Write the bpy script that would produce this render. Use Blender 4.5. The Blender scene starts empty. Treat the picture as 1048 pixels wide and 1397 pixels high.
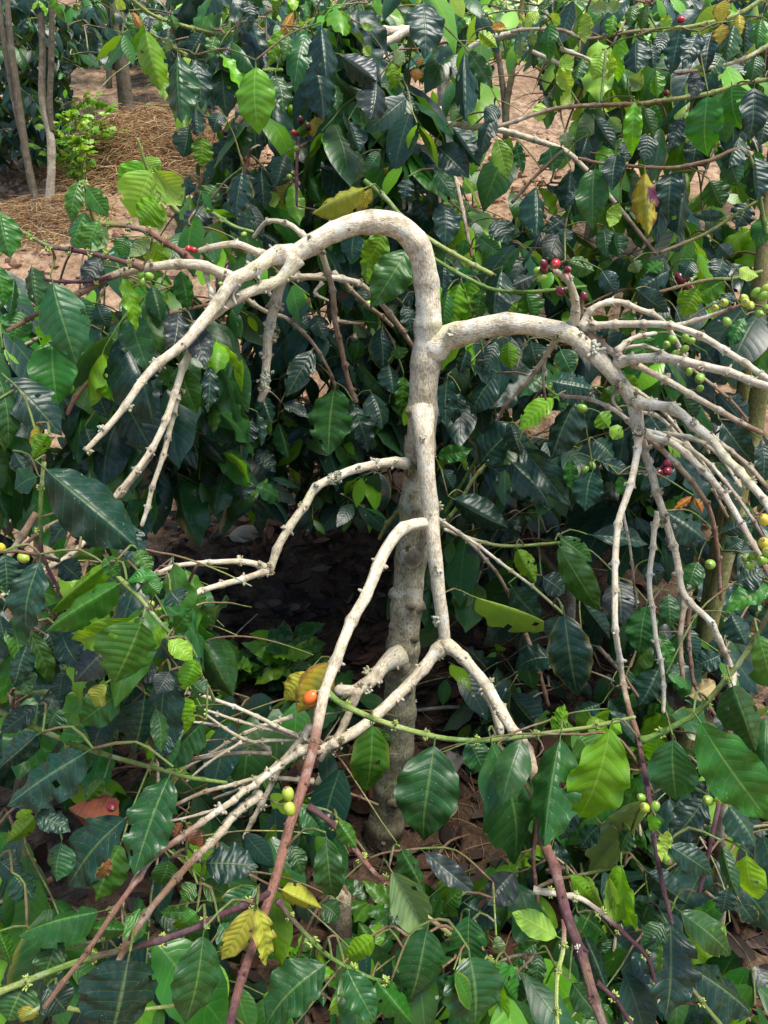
import bpy, math, random
from mathutils import Vector, Matrix, noise as mnoise
random.seed(11)
R = math.radians
S = bpy.context.scene
COL = S.collection

# ---------------------------------------------------------------- camera, sky, sun, exposure
CAM = Vector((0.0, 0.0, 1.6)); PITCH = R(20.0); FPX = 1094.0
CP, SP = math.cos(PITCH), math.sin(PITCH)
cam = bpy.data.cameras.new('camera'); camo = bpy.data.objects.new('camera', cam); COL.objects.link(camo)
cam.sensor_fit = 'VERTICAL'; cam.sensor_height = 24.0; cam.sensor_width = 18.0
cam.lens = 24.0 * FPX / 1397.0
cam.clip_start = 0.05; cam.clip_end = 500.0
camo.location = CAM; camo.rotation_euler = (math.pi / 2 - PITCH, 0, 0)
S.camera = camo

SUN_EL, SUN_AZ = R(69.0), R(120.0)      # azimuth clockwise from +Y (the view direction)
W = bpy.data.worlds.new('World'); S.world = W; W.use_nodes = True
wn = W.node_tree.nodes; wl = W.node_tree.links
sky = wn.new('ShaderNodeTexSky'); sky.sky_type = 'NISHITA'; sky.sun_disc = False
sky.sun_elevation = SUN_EL; sky.sun_rotation = SUN_AZ; sky.dust_density = 0.9; sky.air_density = 1.0; sky.ozone_density = 1.6
bg = wn['Background']; bg.inputs['Strength'].default_value = 0.145
wl.new(sky.outputs[0], bg.inputs[0])
sun = bpy.data.lights.new('sun', 'SUN'); sun.energy = 3.7; sun.angle = R(26.0); sun.color = (1.0, 0.95, 0.86)
suno = bpy.data.objects.new('sun', sun); COL.objects.link(suno)
sd = Vector((math.sin(SUN_AZ) * math.cos(SUN_EL), math.cos(SUN_AZ) * math.cos(SUN_EL), math.sin(SUN_EL)))
suno.rotation_euler = sd.to_track_quat('Z', 'Y').to_euler(); suno.location = (3, -3, 6)
S.view_settings.view_transform = 'Standard'; S.view_settings.look = 'None'
S.view_settings.exposure = 1.08; S.view_settings.gamma = 1.0; S.view_settings.use_curve_mapping = False
S.render.engine = 'CYCLES'
S.cycles.max_bounces = 6; S.cycles.diffuse_bounces = 3; S.cycles.glossy_bounces = 2; S.cycles.transmission_bounces = 4
S.cycles.use_denoising = True

# ---------------------------------------------------------------- geometry helpers
UP = Vector((0, 0, 1))
def at(px, py, Y):
    """a point of the place at forward distance Y metres, seen in the direction of photo pixel px, py"""
    s = (698.5 - py) / FPX; d = Y / (CP + s * SP)
    return Vector(((px - 524.0) / FPX * d, Y, CAM.z + d * (s * CP - SP)))
def mpp(py, Y):
    s = (698.5 - py) / FPX
    return Y / (CP + s * SP) / FPX
def proj(p):
    q = p - CAM; d = q.y * CP - q.z * SP
    if d < 0.02: return -9999, -9999
    return 524 + FPX * q.x / d, 698.5 - FPX * (q.y * SP + q.z * CP) / d
PROFILE = [(-60, -0.6), (1.2, -0.02), (1.75, 0.0), (2.3, 0.12), (2.8, 0.30), (3.3, 0.56), (3.8, 0.95), (4.3, 1.30), (5.0, 1.52), (6.5, 1.98), (7.2, 2.30), (9, 3.2), (12, 5.0), (30, 16), (90, 44)]
def gz0(y):
    for (a, za), (b, zb) in zip(PROFILE, PROFILE[1:]):
        if y <= b:
            t = (y - a) / (b - a); return za + (zb - za) * t
    return PROFILE[-1][1]
def gz(x, y):
    z = 0.25 * (gz0(y - 0.22) + 2 * gz0(y) + gz0(y + 0.22))
    z += 0.05 * mnoise.noise(Vector((x * 1.3, y * 1.3, 0.0))) + 0.018 * mnoise.noise(Vector((x * 5, y * 5, 3.0)))
    if y > 3: z += 0.10 * mnoise.noise(Vector((x * 0.8 + 7, y * 0.8, 0)))
    return z
def lerp(a, b, t): return a + (b - a) * t
def mesh(name, V, Fc, mat, uv=None, col=None, smooth=True):
    me = bpy.data.meshes.new(name); me.from_pydata(V, [], Fc); me.materials.append(mat)
    if smooth: me.polygons.foreach_set('use_smooth', [True] * len(me.polygons))
    if uv is not None:
        ul = me.uv_layers.new(name='UVMap'); li = [0] * len(me.loops); me.loops.foreach_get('vertex_index', li)
        flat = []
        for i in li: flat += uv[i]
        ul.data.foreach_set('uv', flat)
    if col is not None:
        ca = me.color_attributes.new('tint', 'FLOAT_COLOR', 'POINT')
        flat = []
        for c in col: flat += (c[0], c[1], c[2], c[3] if len(c) > 3 else 1.0)
        ca.data.foreach_set('color', flat)
    me.update(); return me
def link(name, data, parent=None, label=None, cat=None, group=None, kind=None, loc=None):
    o = bpy.data.objects.new(name, data); COL.objects.link(o)
    if parent is not None: o.parent = parent
    if label: o['label'] = label
    if cat: o['category'] = cat
    if group: o['group'] = group
    if kind: o['kind'] = kind
    if loc is not None: o.location = loc
    return o

# ---------------------------------------------------------------- materials
def newmat(name):
    m = bpy.data.materials.new(name); m.use_nodes = True
    nt = m.node_tree; nt.nodes.clear(); return m, nt
class NB:
    def __init__(s, nt): s.nt = nt
    def n(s, t, **k):
        x = s.nt.nodes.new(t)
        for a, b in k.items(): setattr(x, a, b)
        return x
    def l(s, a, b): s.nt.links.new(a, b)
    def setin(s, sock, v):
        if hasattr(v, 'is_linked') or hasattr(v, 'links'): s.l(v, sock)
        else: sock.default_value = v
    def m(s, op, a, b=None, c=None, clamp=False):
        x = s.n('ShaderNodeMath', operation=op, use_clamp=clamp); s.setin(x.inputs[0], a)
        if b is not None: s.setin(x.inputs[1], b)
        if c is not None: s.setin(x.inputs[2], c)
        return x.outputs[0]
    def mix(s, f, a, b, blend='MIX'):
        x = s.n('ShaderNodeMix', data_type='RGBA', blend_type=blend); s.setin(x.inputs[0], f)
        for k, v in ((6, a), (7, b)):
            if isinstance(v, tuple): v = (*v[:3], 1.0)
            s.setin(x.inputs[k], v)
        return x.outputs[2]
    def ramp(s, f, lo, hi, tlo=0.0, thi=1.0):
        x = s.n('ShaderNodeMapRange', interpolation_type='SMOOTHSTEP'); s.setin(x.inputs[0], f)
        x.inputs[1].default_value = lo; x.inputs[2].default_value = hi; x.inputs[3].default_value = tlo; x.inputs[4].default_value = thi
        return x.outputs[0]
    def noise(s, vec, scale, detail=3.0, rough=0.55):
        x = s.n('ShaderNodeTexNoise'); x.inputs['Scale'].default_value = scale; x.inputs['Detail'].default_value = detail
        x.inputs['Roughness'].default_value = rough
        if vec is not None: s.l(vec, x.inputs['Vector'])
        return x.outputs['Fac']
    def mapping(s, vec, scale):
        x = s.n('ShaderNodeMapping'); s.l(vec, x.inputs[0]); x.inputs['Scale'].default_value = scale; return x.outputs[0]
    def bump(s, h, strength, dist, prev=None):
        x = s.n('ShaderNodeBump'); x.inputs['Strength'].default_value = strength; x.inputs['Distance'].default_value = dist
        s.l(h, x.inputs['Height'])
        if prev is not None: s.l(prev, x.inputs['Normal'])
        return x.outputs[0]

def leaf_material(name, dry=False, joined=False, soft=False):
    m, nt = newmat(name); b = NB(nt)
    uv = b.n('ShaderNodeUVMap').outputs[0]; sep = b.n('ShaderNodeSeparateXYZ'); b.l(uv, sep.inputs[0])
    u, v = sep.outputs[0], sep.outputs[1]
    oi = b.n('ShaderNodeObjectInfo'); rnd = oi.outputs['Random']; base = oi.outputs['Color']
    if joined:       # many blades in one mesh carry their colour and their own random number as an attribute
        ta = b.n('ShaderNodeAttribute'); ta.attribute_name = 'tint'; base = ta.outputs['Color']; rnd = ta.outputs['Alpha']
    av = b.m('ABSOLUTE', v)
    ph = b.m('MULTIPLY', b.m('SUBTRACT', u, b.m('MULTIPLY', b.m('POWER', av, 1.35), 0.17)), 9.0)
    tri = b.m('MULTIPLY', b.m('PINGPONG', ph, 0.5), 2.0)
    inside = b.ramp(u, 0.02, 0.10)
    lat = b.m('MULTIPLY', b.m('MULTIPLY', b.ramp(tri, 0.0, 0.16, 1.0, 0.0), b.ramp(av, 0.75, 1.0, 1.0, 0.1)), inside)
    mid = b.ramp(av, 0.012, 0.075, 1.0, 0.0)
    geo = b.n('ShaderNodeNewGeometry'); back = geo.outputs['Backfacing']
    tc = b.n('ShaderNodeTexCoord').outputs['Object']
    off = b.n('ShaderNodeVectorMath', operation='ADD'); b.l(tc, off.inputs[0])
    comb = b.n('ShaderNodeCombineXYZ'); b.l(b.m('MULTIPLY', rnd, 37.0), comb.inputs[0]); b.l(b.m('MULTIPLY', rnd, 11.0), comb.inputs[1])
    b.l(comb.outputs[0], off.inputs[1]); ov = off.outputs[0]
    n1 = b.noise(ov, 3.0, 4.0); n2 = b.noise(ov, 22.0, 3.0, 0.6); n3 = b.noise(ov, 9.0, 2.0)
    hsv = b.n('ShaderNodeHueSaturation'); b.l(base, hsv.inputs['Color'])
    b.l(b.m('MULTIPLY_ADD', b.m('FRACT', b.m('MULTIPLY', rnd, 17.3)), 0.035, 0.483), hsv.inputs['Hue'])
    b.l(b.m('MULTIPLY_ADD', b.m('FRACT', b.m('MULTIPLY', rnd, 5.7)), 0.5, 0.75), hsv.inputs['Value'])
    c = hsv.outputs[0]
    c = b.mix(b.ramp(n1, 0.35, 0.75, 0.0, 0.55), c, b.mix(1.0, c, (1.7, 1.45, 0.9), 'MULTIPLY'))
    c = b.mix(b.ramp(n2, 0.62, 0.8, 0.0, 0.35), c, b.mix(1.0, c, (0.45, 0.42, 0.4), 'MULTIPLY'))
    veinc = b.mix(0.5, b.mix(1.0, c, (2.2, 2.0, 1.6), 'MULTIPLY'), (0.20, 0.26, 0.07))
    c = b.mix(b.m('MULTIPLY', lat, 0.21), c, veinc)
    c = b.mix(b.m('MULTIPLY', mid, 0.62 if not (joined or soft) else 0.35), c, veinc)
    # age marks: yellowing margin on some leaves, small pale lichen specks
    old = b.ramp(rnd, 0.90, 0.99)
    sc_ = b.n('ShaderNodeSeparateColor'); b.l(base, sc_.inputs[0]); yel = b.ramp(sc_.outputs[0], 0.24, 0.38)
    c = b.mix(b.m('MULTIPLY', yel, b.m('MULTIPLY', b.ramp(n1, 0.40, 0.68), b.ramp(av, 0.0, 0.8, 0.85, 0.15))), c, (0.13, 0.19, 0.025))
    c = b.mix(b.m('MULTIPLY', yel, b.m('MULTIPLY', b.ramp(b.m('ADD', av, b.m('MULTIPLY', n3, 0.9)), 1.05, 1.4), 0.85)), c, (0.17, 0.085, 0.03))
    c = b.mix(b.m('MULTIPLY', b.ramp(b.noise(ov, 7.0, 5.0, 0.7), 0.45, 0.75), 0.10), c, (0.30, 0.28, 0.22))      # dust film
    rust = b.m('MULTIPLY', b.ramp(b.noise(ov, 14.0, 3.0, 0.6), 0.66, 0.71), b.ramp(b.m('FRACT', b.m('MULTIPLY', rnd, 7.9)), 0.45, 0.8, 0.0, 0.85))
    c = b.mix(rust, c, (0.12, 0.065, 0.025))
    marg = b.m('MULTIPLY', b.m('MULTIPLY', b.ramp(b.m('ADD', av, b.m('MULTIPLY', n3, 0.5)), 1.0, 1.35), old), 0.7)
    c = b.mix(marg, c, (0.28, 0.22, 0.03))
    spk = b.m('MULTIPLY', b.ramp(b.noise(ov, 55.0, 1.0), 0.72, 0.76), b.m('MULTIPLY', b.ramp(b.noise(ov, 5.0, 1.0), 0.5, 0.62), 0.8))
    c = b.mix(spk, c, (0.42, 0.44, 0.38))
    # the one blotched leaf: purple brown patch (object colour alpha below one half)
    patch = b.m('MULTIPLY', b.m('LESS_THAN', oi.outputs['Alpha'], 0.5),
                b.m('MULTIPLY', b.ramp(b.m('ADD', v, b.m('MULTIPLY', n3, 0.9)), 0.15, 0.55, 1.0, 0.0),
                    b.m('MULTIPLY', b.ramp(u, 0.18, 0.26), b.ramp(b.m('ADD', u, b.m('MULTIPLY', n3, 0.4)), 0.62, 0.80, 1.0, 0.0))))
    c = b.mix(patch, c, (0.10, 0.02, 0.05))
    cb = b.mix(0.35, b.mix(1.0, c, (1.35, 1.3, 1.15), 'MULTIPLY'), (0.07, 0.115, 0.045))
    cf = b.mix(back, c, cb)
    hgt = b.m('MULTIPLY', b.m('POWER', tri, 0.55), b.m('MULTIPLY', inside, b.ramp(av, 0.8, 1.0, 1.0, 0.2)))
    hgt = b.m('SUBTRACT', hgt, b.m('MULTIPLY', mid, 0.9))
    nrm = b.bump(hgt, 0.14 if joined or soft else 0.32, 0.0028)
    nrm = b.bump(b.noise(ov, 90.0, 2.0), 0.12, 0.002, nrm)
    p = b.n('ShaderNodeBsdfPrincipled')
    b.l(cf, p.inputs['Base Color']); b.l(nrm, p.inputs['Normal'])
    rough = b.m('ADD', b.m('MULTIPLY_ADD', n1, 0.20, 0.19 if not dry else 0.55), b.m('MULTIPLY', back, 0.3))
    b.l(b.m('ADD', rough, b.m('MULTIPLY', b.m('FRACT', b.m('MULTIPLY', rnd, 3.3)), 0.10)), p.inputs['Roughness'])
    p.inputs['Specular IOR Level'].default_value = 0.38 if not dry else 0.2
    t = b.n('ShaderNodeBsdfTranslucent')
    b.l(b.mix(1.0, cf, (2.0, 1.85, 0.55), 'MULTIPLY'), t.inputs['Color']); b.l(nrm, t.inputs['Normal'])
    mx = b.n('ShaderNodeMixShader'); mx.inputs[0].default_value = 0.28 if not dry else 0.1
    b.l(p.outputs[0], mx.inputs[1]); b.l(t.outputs[0], mx.inputs[2])
    out = b.n('ShaderNodeOutputMaterial'); b.l(mx.outputs[0], out.inputs[0])
    return m
LEAF = leaf_material('coffee_leaf'); DRYLEAF = leaf_material('dry_leaf', True); LEAFJ = leaf_material('coffee_leaf_joined', False, True); LEAFS = leaf_material('coffee_leaf_soft', False, False, True)

def bark_material():
    m, nt = newmat('bark'); b = NB(nt)
    at_ = b.n('ShaderNodeAttribute'); at_.attribute_name = 'tint'; tint = at_.outputs['Color']
    uv = b.n('ShaderNodeUVMap').outputs[0]
    st = b.noise(b.mapping(uv, (60.0, 95.0, 1.0)), 1.0, 5.0, 0.7)       # u turns, v metres: streaks along the wood
    fi = b.noise(b.mapping(uv, (30.0, 240.0, 1.0)), 1.0, 4.0, 0.6)
    tc = b.n('ShaderNodeTexCoord').outputs['Object']
    big = b.noise(tc, 9.0, 4.0, 0.6); med = b.noise(tc, 45.0, 4.0, 0.65); fine = b.noise(tc, 220.0, 3.0, 0.6)
    c = b.mix(b.ramp(st, 0.34, 0.60), b.mix(1.0, tint, (0.46, 0.40, 0.31), 'MULTIPLY'), tint)
    lo = b.noise(b.mapping(uv, (9.0, 16.0, 1.0)), 1.0, 4.0, 0.6)
    c = b.mix(b.ramp(lo, 0.50, 0.64, 0.0, 0.62), c, b.mix(1.0, tint, (0.46, 0.40, 0.29), 'MULTIPLY'))      # brown weathered skin
    c = b.mix(b.ramp(med, 0.54, 0.70, 0.0, 0.65), c, b.mix(1.0, tint, (0.40, 0.35, 0.27), 'MULTIPLY'))
    c = b.mix(b.ramp(fine, 0.58, 0.75, 0.0, 0.5), c, b.mix(1.0, tint, (1.35, 1.35, 1.3), 'MULTIPLY'))
    c = b.mix(b.ramp(big, 0.52, 0.72, 0.0, 0.40), c, b.mix(1.0, tint, (0.72, 0.80, 0.55), 'MULTIPLY'))   # green algae film
    c = b.mix(b.m('MULTIPLY', b.ramp(b.noise(tc, 120.0, 4.0, 0.7), 0.60, 0.68), b.ramp(big, 0.38, 0.6, 0.15, 0.85)), c, b.mix(1.0, tint, (0.20, 0.18, 0.13), 'MULTIPLY'))   # dark specks and pores
    wm = b.m('MULTIPLY', b.ramp(b.noise(tc, 24.0, 4.0, 0.65), 0.56, 0.62), b.m('MULTIPLY', at_.outputs['Fac'], 1.7), clamp=True)
    c = b.mix(b.m('MULTIPLY', wm, 0.8), c, b.mix(0.6, tint, (0.58, 0.60, 0.55)))                          # pale lichen crust
    ck = b.m('ABSOLUTE', b.m('SUBTRACT', b.noise(b.mapping(uv, (34.0, 22.0, 1.0)), 1.0, 5.0, 0.6), 0.5))
    crack = b.m('MULTIPLY', b.ramp(ck, 0.0, 0.022, 1.0, 0.0), b.ramp(med, 0.40, 0.58))
    c = b.mix(b.m('MULTIPLY', crack, 0.75), c, b.mix(1.0, tint, (0.22, 0.18, 0.13), 'MULTIPLY'))            # fine cracks along the grain
    nrm = b.bump(crack, -0.6, 0.0025)
    nrm = b.bump(st, 0.8, 0.003, nrm); nrm = b.bump(med, 0.7, 0.004, nrm); nrm = b.bump(fi, 0.35, 0.0012, nrm)
    p = b.n('ShaderNodeBsdfPrincipled'); b.l(c, p.inputs['Base Color']); b.l(nrm, p.inputs['Normal'])
    p.inputs['Roughness'].default_value = 0.72; p.inputs['Specular IOR Level'].default_value = 0.3
    out = b.n('ShaderNodeOutputMaterial'); b.l(p.outputs[0], out.inputs[0])
    return m
BARK = bark_material()

def objcolor_material(name, rough, spec=0.5, vary=0.3, scale=60.0, sss=0.0):
    m, nt = newmat(name); b = NB(nt)
    oi = b.n('ShaderNodeObjectInfo'); tc = b.n('ShaderNodeTexCoord').outputs['Object']
    n = b.noise(tc, scale, 3.0); c = b.mix(b.ramp(n, 0.4, 0.75, 0.0, vary), oi.outputs['Color'], b.mix(1.0, oi.outputs['Color'], (0.5, 0.42, 0.35), 'MULTIPLY'))
    p = b.n('ShaderNodeBsdfPrincipled'); b.l(c, p.inputs['Base Color']); p.inputs['Roughness'].default_value = rough
    p.inputs['Specular IOR Level'].default_value = spec
    b.l(b.bump(n, 0.2, 0.001), p.inputs['Normal'])
    out = b.n('ShaderNodeOutputMaterial'); b.l(p.outputs[0], out.inputs[0]); return m
def cherry_material():
    m, nt = newmat('cherry_skin'); b = NB(nt)
    oi = b.n('ShaderNodeObjectInfo'); tc = b.n('ShaderNodeTexCoord').outputs['Object']
    sep = b.n('ShaderNodeSeparateXYZ'); b.l(tc, sep.inputs[0])
    n = b.noise(tc, 2.2, 3.0)
    # alpha below one: the fruit is still yellow on one side
    half = b.m('MULTIPLY', b.m('SUBTRACT', 1.0, oi.outputs['Alpha']), b.ramp(b.m('ADD', sep.outputs[0], b.m('MULTIPLY', n, 0.8)), 0.2, 0.6))
    c = b.mix(half, oi.outputs['Color'], (0.62, 0.45, 0.05))
    c = b.mix(b.ramp(n, 0.45, 0.7, 0.0, 0.35), c, b.mix(1.0, c, (1.3, 1.25, 0.8), 'MULTIPLY'))
    c = b.mix(b.ramp(sep.outputs[2], 0.97, 1.0), c, (0.16, 0.11, 0.045))
    p = b.n('ShaderNodeBsdfPrincipled'); b.l(c, p.inputs['Base Color']); p.inputs['Roughness'].default_value = 0.28
    p.inputs['Subsurface Weight'].default_value = 0.0
    out = b.n('ShaderNodeOutputMaterial'); b.l(p.outputs[0], out.inputs[0]); return m
CHERRY = cherry_material()
BUD = objcolor_material('flower_bud', 0.5, 0.4, 0.2, 3.0)
LICHEN = objcolor_material('lichen', 0.9, 0.1, 0.5, 4.0)

def soil_material():
    m, nt = newmat('soil'); b = NB(nt)
    tc = b.n('ShaderNodeTexCoord').outputs['Object']
    sep = b.n('ShaderNodeSeparateXYZ'); b.l(tc, sep.inputs[0])
    a = b.noise(tc, 1.6, 5.0); c1 = b.noise(tc, 14.0, 5.0, 0.65); c2 = b.noise(tc, 70.0, 4.0, 0.65)
    c = b.mix(b.ramp(c1, 0.35, 0.68), (0.14, 0.086, 0.050), (0.38, 0.255, 0.16))
    c = b.mix(b.ramp(c2, 0.55, 0.75, 0.0, 0.6), c, (0.48, 0.36, 0.24))
    c = b.mix(b.ramp(a, 0.45, 0.65, 0.0, 0.5), c, (0.20, 0.12, 0.07))
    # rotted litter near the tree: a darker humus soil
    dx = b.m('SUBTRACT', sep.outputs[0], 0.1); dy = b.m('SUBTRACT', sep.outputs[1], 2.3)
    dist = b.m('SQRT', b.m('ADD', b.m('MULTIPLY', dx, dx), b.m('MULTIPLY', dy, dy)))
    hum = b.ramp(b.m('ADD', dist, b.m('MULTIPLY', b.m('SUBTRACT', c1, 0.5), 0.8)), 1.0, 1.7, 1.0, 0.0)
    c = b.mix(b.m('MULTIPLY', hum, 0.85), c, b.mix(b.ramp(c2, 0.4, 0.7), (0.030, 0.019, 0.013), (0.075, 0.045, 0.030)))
    nrm = b.bump(c1, 0.9, 0.03); nrm = b.bump(c2, 0.8, 0.012, nrm)
    p = b.n('ShaderNodeBsdfPrincipled'); b.l(c, p.inputs['Base Color']); b.l(nrm, p.inputs['Normal'])
    p.inputs['Roughness'].default_value = 0.95; p.inputs['Specular IOR Level'].default_value = 0.1
    out = b.n('ShaderNodeOutputMaterial'); b.l(p.outputs[0], out.inputs[0]); return m
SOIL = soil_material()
def tint_material(name, rough=0.85, spec=0.15, transl=0.0):
    m, nt = newmat(name); b = NB(nt)
    a = b.n('ShaderNodeAttribute'); a.attribute_name = 'tint'
    tc = b.n('ShaderNodeTexCoord').outputs['Object']; n = b.noise(tc, 80.0, 3.0)
    c = b.mix(b.ramp(n, 0.4, 0.7, 0.0, 0.5), a.outputs['Color'], b.mix(1.0, a.outputs['Color'], (0.5, 0.48, 0.45), 'MULTIPLY'))
    p = b.n('ShaderNodeBsdfPrincipled'); b.l(c, p.inputs['Base Color']); p.inputs['Roughness'].default_value = rough
    p.inputs['Specular IOR Level'].default_value = spec
    sh = p.outputs[0]
    if transl:
        t = b.n('ShaderNodeBsdfTranslucent'); b.l(b.mix(1.0, c, (2.0, 1.9, 0.8), 'MULTIPLY'), t.inputs[0])
        mx = b.n('ShaderNodeMixShader'); mx.inputs[0].default_value = transl; b.l(sh, mx.inputs[1]); b.l(t.outputs[0], mx.inputs[2]); sh = mx.outputs[0]
    out = b.n('ShaderNodeOutputMaterial'); b.l(sh, out.inputs[0]); return m
STRAW = tint_material('straw'); LITTER = tint_material('litter')

# ---------------------------------------------------------------- leaves
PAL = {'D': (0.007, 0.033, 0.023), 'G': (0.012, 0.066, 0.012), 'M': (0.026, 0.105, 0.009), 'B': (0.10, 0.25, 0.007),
       'L': (0.21, 0.36, 0.045), 'P': (0.13, 0.21, 0.10), 'S': (0.026, 0.038, 0.040), 'Y': (0.40, 0.31, 0.025),  # S: dark leaf whose sky sheen is also put into a greyer colour
       'K': (0.33, 0.34, 0.04), 'O': (0.42, 0.17, 0.03), 'R': (0.15, 0.055, 0.025), 'V': (0.46, 0.36, 0.04)}
def leaf_width(u):
    w = math.sin(math.pi * (u ** 0.86)) ** 0.80
    if u > 0.80: w *= 1.0 - 0.42 * ((u - 0.80) / 0.20) ** 1.0 * (1 - 0.0)
    return max(w, 0.012)
def leaf_mesh(name, nu, nv, arch, fold, wavy, freq, phase, quilt, twist, mat, curl=0.0):
    """blade of unit length along +Y, unit full width along X, facing +Z, with its petiole behind the base"""
    V, Fc, UV = [], [], []
    us = [0.5 - 0.5 * math.cos(math.pi * (0.06 + 0.94 * i / nu)) for i in range(nu + 1)] if nu < 14 else [i / nu for i in range(nu + 1)]
    us[0] = 0.004; us[-1] = 0.999
    for u in us:
        w = leaf_width(u) * 0.5
        for j in range(nv + 1):
            v = -1 + 2 * j / nv; av = abs(v)
            z = arch * math.sin(math.pi * u) - fold * av * w * 2 + wavy * (v * v) * math.sin(2 * math.pi * (freq * u + phase + (0.23 if v > 0 else 0))) * (w * 2) ** 0.5
            z -= curl * u ** 3
            if quilt:
                ph = (u - 0.17 * av ** 1.35) * 9.0; tri = 2 * abs(ph - math.floor(ph + 0.5))
                z += quilt * (tri ** 0.6) * (1 - av ** 4 * 0.7) * min(1, u * 8) * (1 if j != nv // 2 else 0)
            x = v * w; a = twist * (u - 0.5)
            edge = 1 + (0.03 if nu > 20 else 0.012) * math.sin(2 * math.pi * (freq * 1.7 * u + phase * 3 + (0.4 if v > 0 else 0))) * av
            x *= edge
            x, z = x * math.cos(a) - z * math.sin(a) * 1.0, z * math.cos(a) + x * math.sin(a) * 0.45
            V.append((x, u, z)); UV.append((u, v))
    nn = nv + 1; gone = set()
    if nu > 20 and phase < 0.4:
        for _ in range(3):          # insect holes and bitten margins
            i0 = int(nu * (0.25 + 0.6 * math.modf(phase * 97.3 + _ * 0.37)[0])); j0 = (0, nv - 1, 1 + int(phase * 40) % (nv - 2))[_]
            gone |= {(i0, j0), (i0 + 1, j0)} if _ == 2 else {(i0, j0), (i0 + 1, j0), (i0 + 2, j0)}
    for i in range(nu):
        for j in range(nv):
            k = i * nn + j
            if (i, j) not in gone: Fc.append((k, k + 1, k + nn + 1, k + nn))
    # petiole: a short three sided stalk
    k0 = len(V)
    for y, r in ((-0.10, 0.016), (0.03, 0.022)):
        for a in (0.5, 2.6, 4.7):
            V.append((r * math.cos(a), y, r * 0.5 * math.sin(a) - 0.004)); UV.append((0.0, 0.0))
    for i in range(3):
        j = (i + 1) % 3; Fc.append((k0 + i, k0 + j, k0 + 3 + j, k0 + 3 + i))
    return mesh(name, V, Fc, mat, uv=UV)
rs = random.Random(5)
def variants(tag, nu, nv, k, mat, quilt, wild=1.0):
    out = []
    for i in range(k):
        out.append(leaf_mesh('leaf_' + tag, nu, nv, rs.uniform(0.02, 0.13) * wild, rs.uniform(-0.10, 0.34) * wild, rs.uniform(0.02, 0.055) * wild,
                             rs.uniform(2.2, 4.2), rs.random(), quilt, rs.uniform(-0.5, 0.5) * wild, mat, rs.uniform(0.0, 0.12) * wild))
    return out
LV_HI = variants('fine', 36, 8, 12, LEAF, 0.008)
LV_LO = variants('plain', 18, 4, 14, LEAFS, 0.003, 1.1)
LV_TINY = variants('small', 7, 2, 5, LEAFS, 0.0)
LV_DRY = variants('dry', 14, 6, 5, DRYLEAF, 0.006, 2.6)
def basis(a, n):
    a = a.normalized(); n = n - a * n.dot(a)
    if n.length < 1e-4: n = a.orthogonal()
    n.normalize(); x = a.cross(n)
    return x, a, n
def put_leaf(parent, origin, base, axis, normal, length, width, color, meshes=None, alpha=1.0, name='leaf', rnd=random):
    x, a, n = basis(axis, normal)
    me = rnd.choice(meshes or LV_LO)
    o = bpy.data.objects.new(name, me); COL.objects.link(o); o.parent = parent
    b = base - origin
    o.matrix_basis = Matrix(((x.x * width, a.x * length, n.x * length, b.x), (x.y * width, a.y * length, n.y * length, b.y), (x.z * width, a.z * length, n.z * length, b.z), (0, 0, 0, 1)))
    o.color = (*color, alpha)
    return o

# ---------------------------------------------------------------- wood
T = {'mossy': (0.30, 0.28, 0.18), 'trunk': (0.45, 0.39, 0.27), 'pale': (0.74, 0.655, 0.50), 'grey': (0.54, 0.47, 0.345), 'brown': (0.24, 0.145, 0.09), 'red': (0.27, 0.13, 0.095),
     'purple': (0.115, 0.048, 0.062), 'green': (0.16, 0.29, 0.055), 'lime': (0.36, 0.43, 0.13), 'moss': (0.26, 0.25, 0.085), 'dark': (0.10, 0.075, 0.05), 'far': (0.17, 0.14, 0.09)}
def catmull(P, step):
    """P: list of (Vector, r). Resampled smooth polyline"""
    if len(P) == 2: P = [P[0], ((P[0][0] + P[1][0]) / 2, (P[0][1] + P[1][1]) / 2), P[1]]
    Q = [(P[0][0] * 2 - P[1][0], P[0][1])] + P + [(P[-1][0] * 2 - P[-2][0], P[-1][1])]
    out = []
    for i in range(1, len(Q) - 2):
        p0, p1, p2, p3 = (Q[i + k][0] for k in (-1, 0, 1, 2)); n = max(2, int((p2 - p1).length / step))
        for k in range(n):
            t = k / n; t2 = t * t; t3 = t2 * t
            out.append((0.5 * ((2 * p1) + (p2 - p0) * t + (2 * p0 - 5 * p1 + 4 * p2 - p3) * t2 + (3 * p1 - p0 - 3 * p2 + p3) * t3), lerp(Q[i][1], Q[i + 1][1], t)))
    out.append(P[-1]); return out
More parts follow.
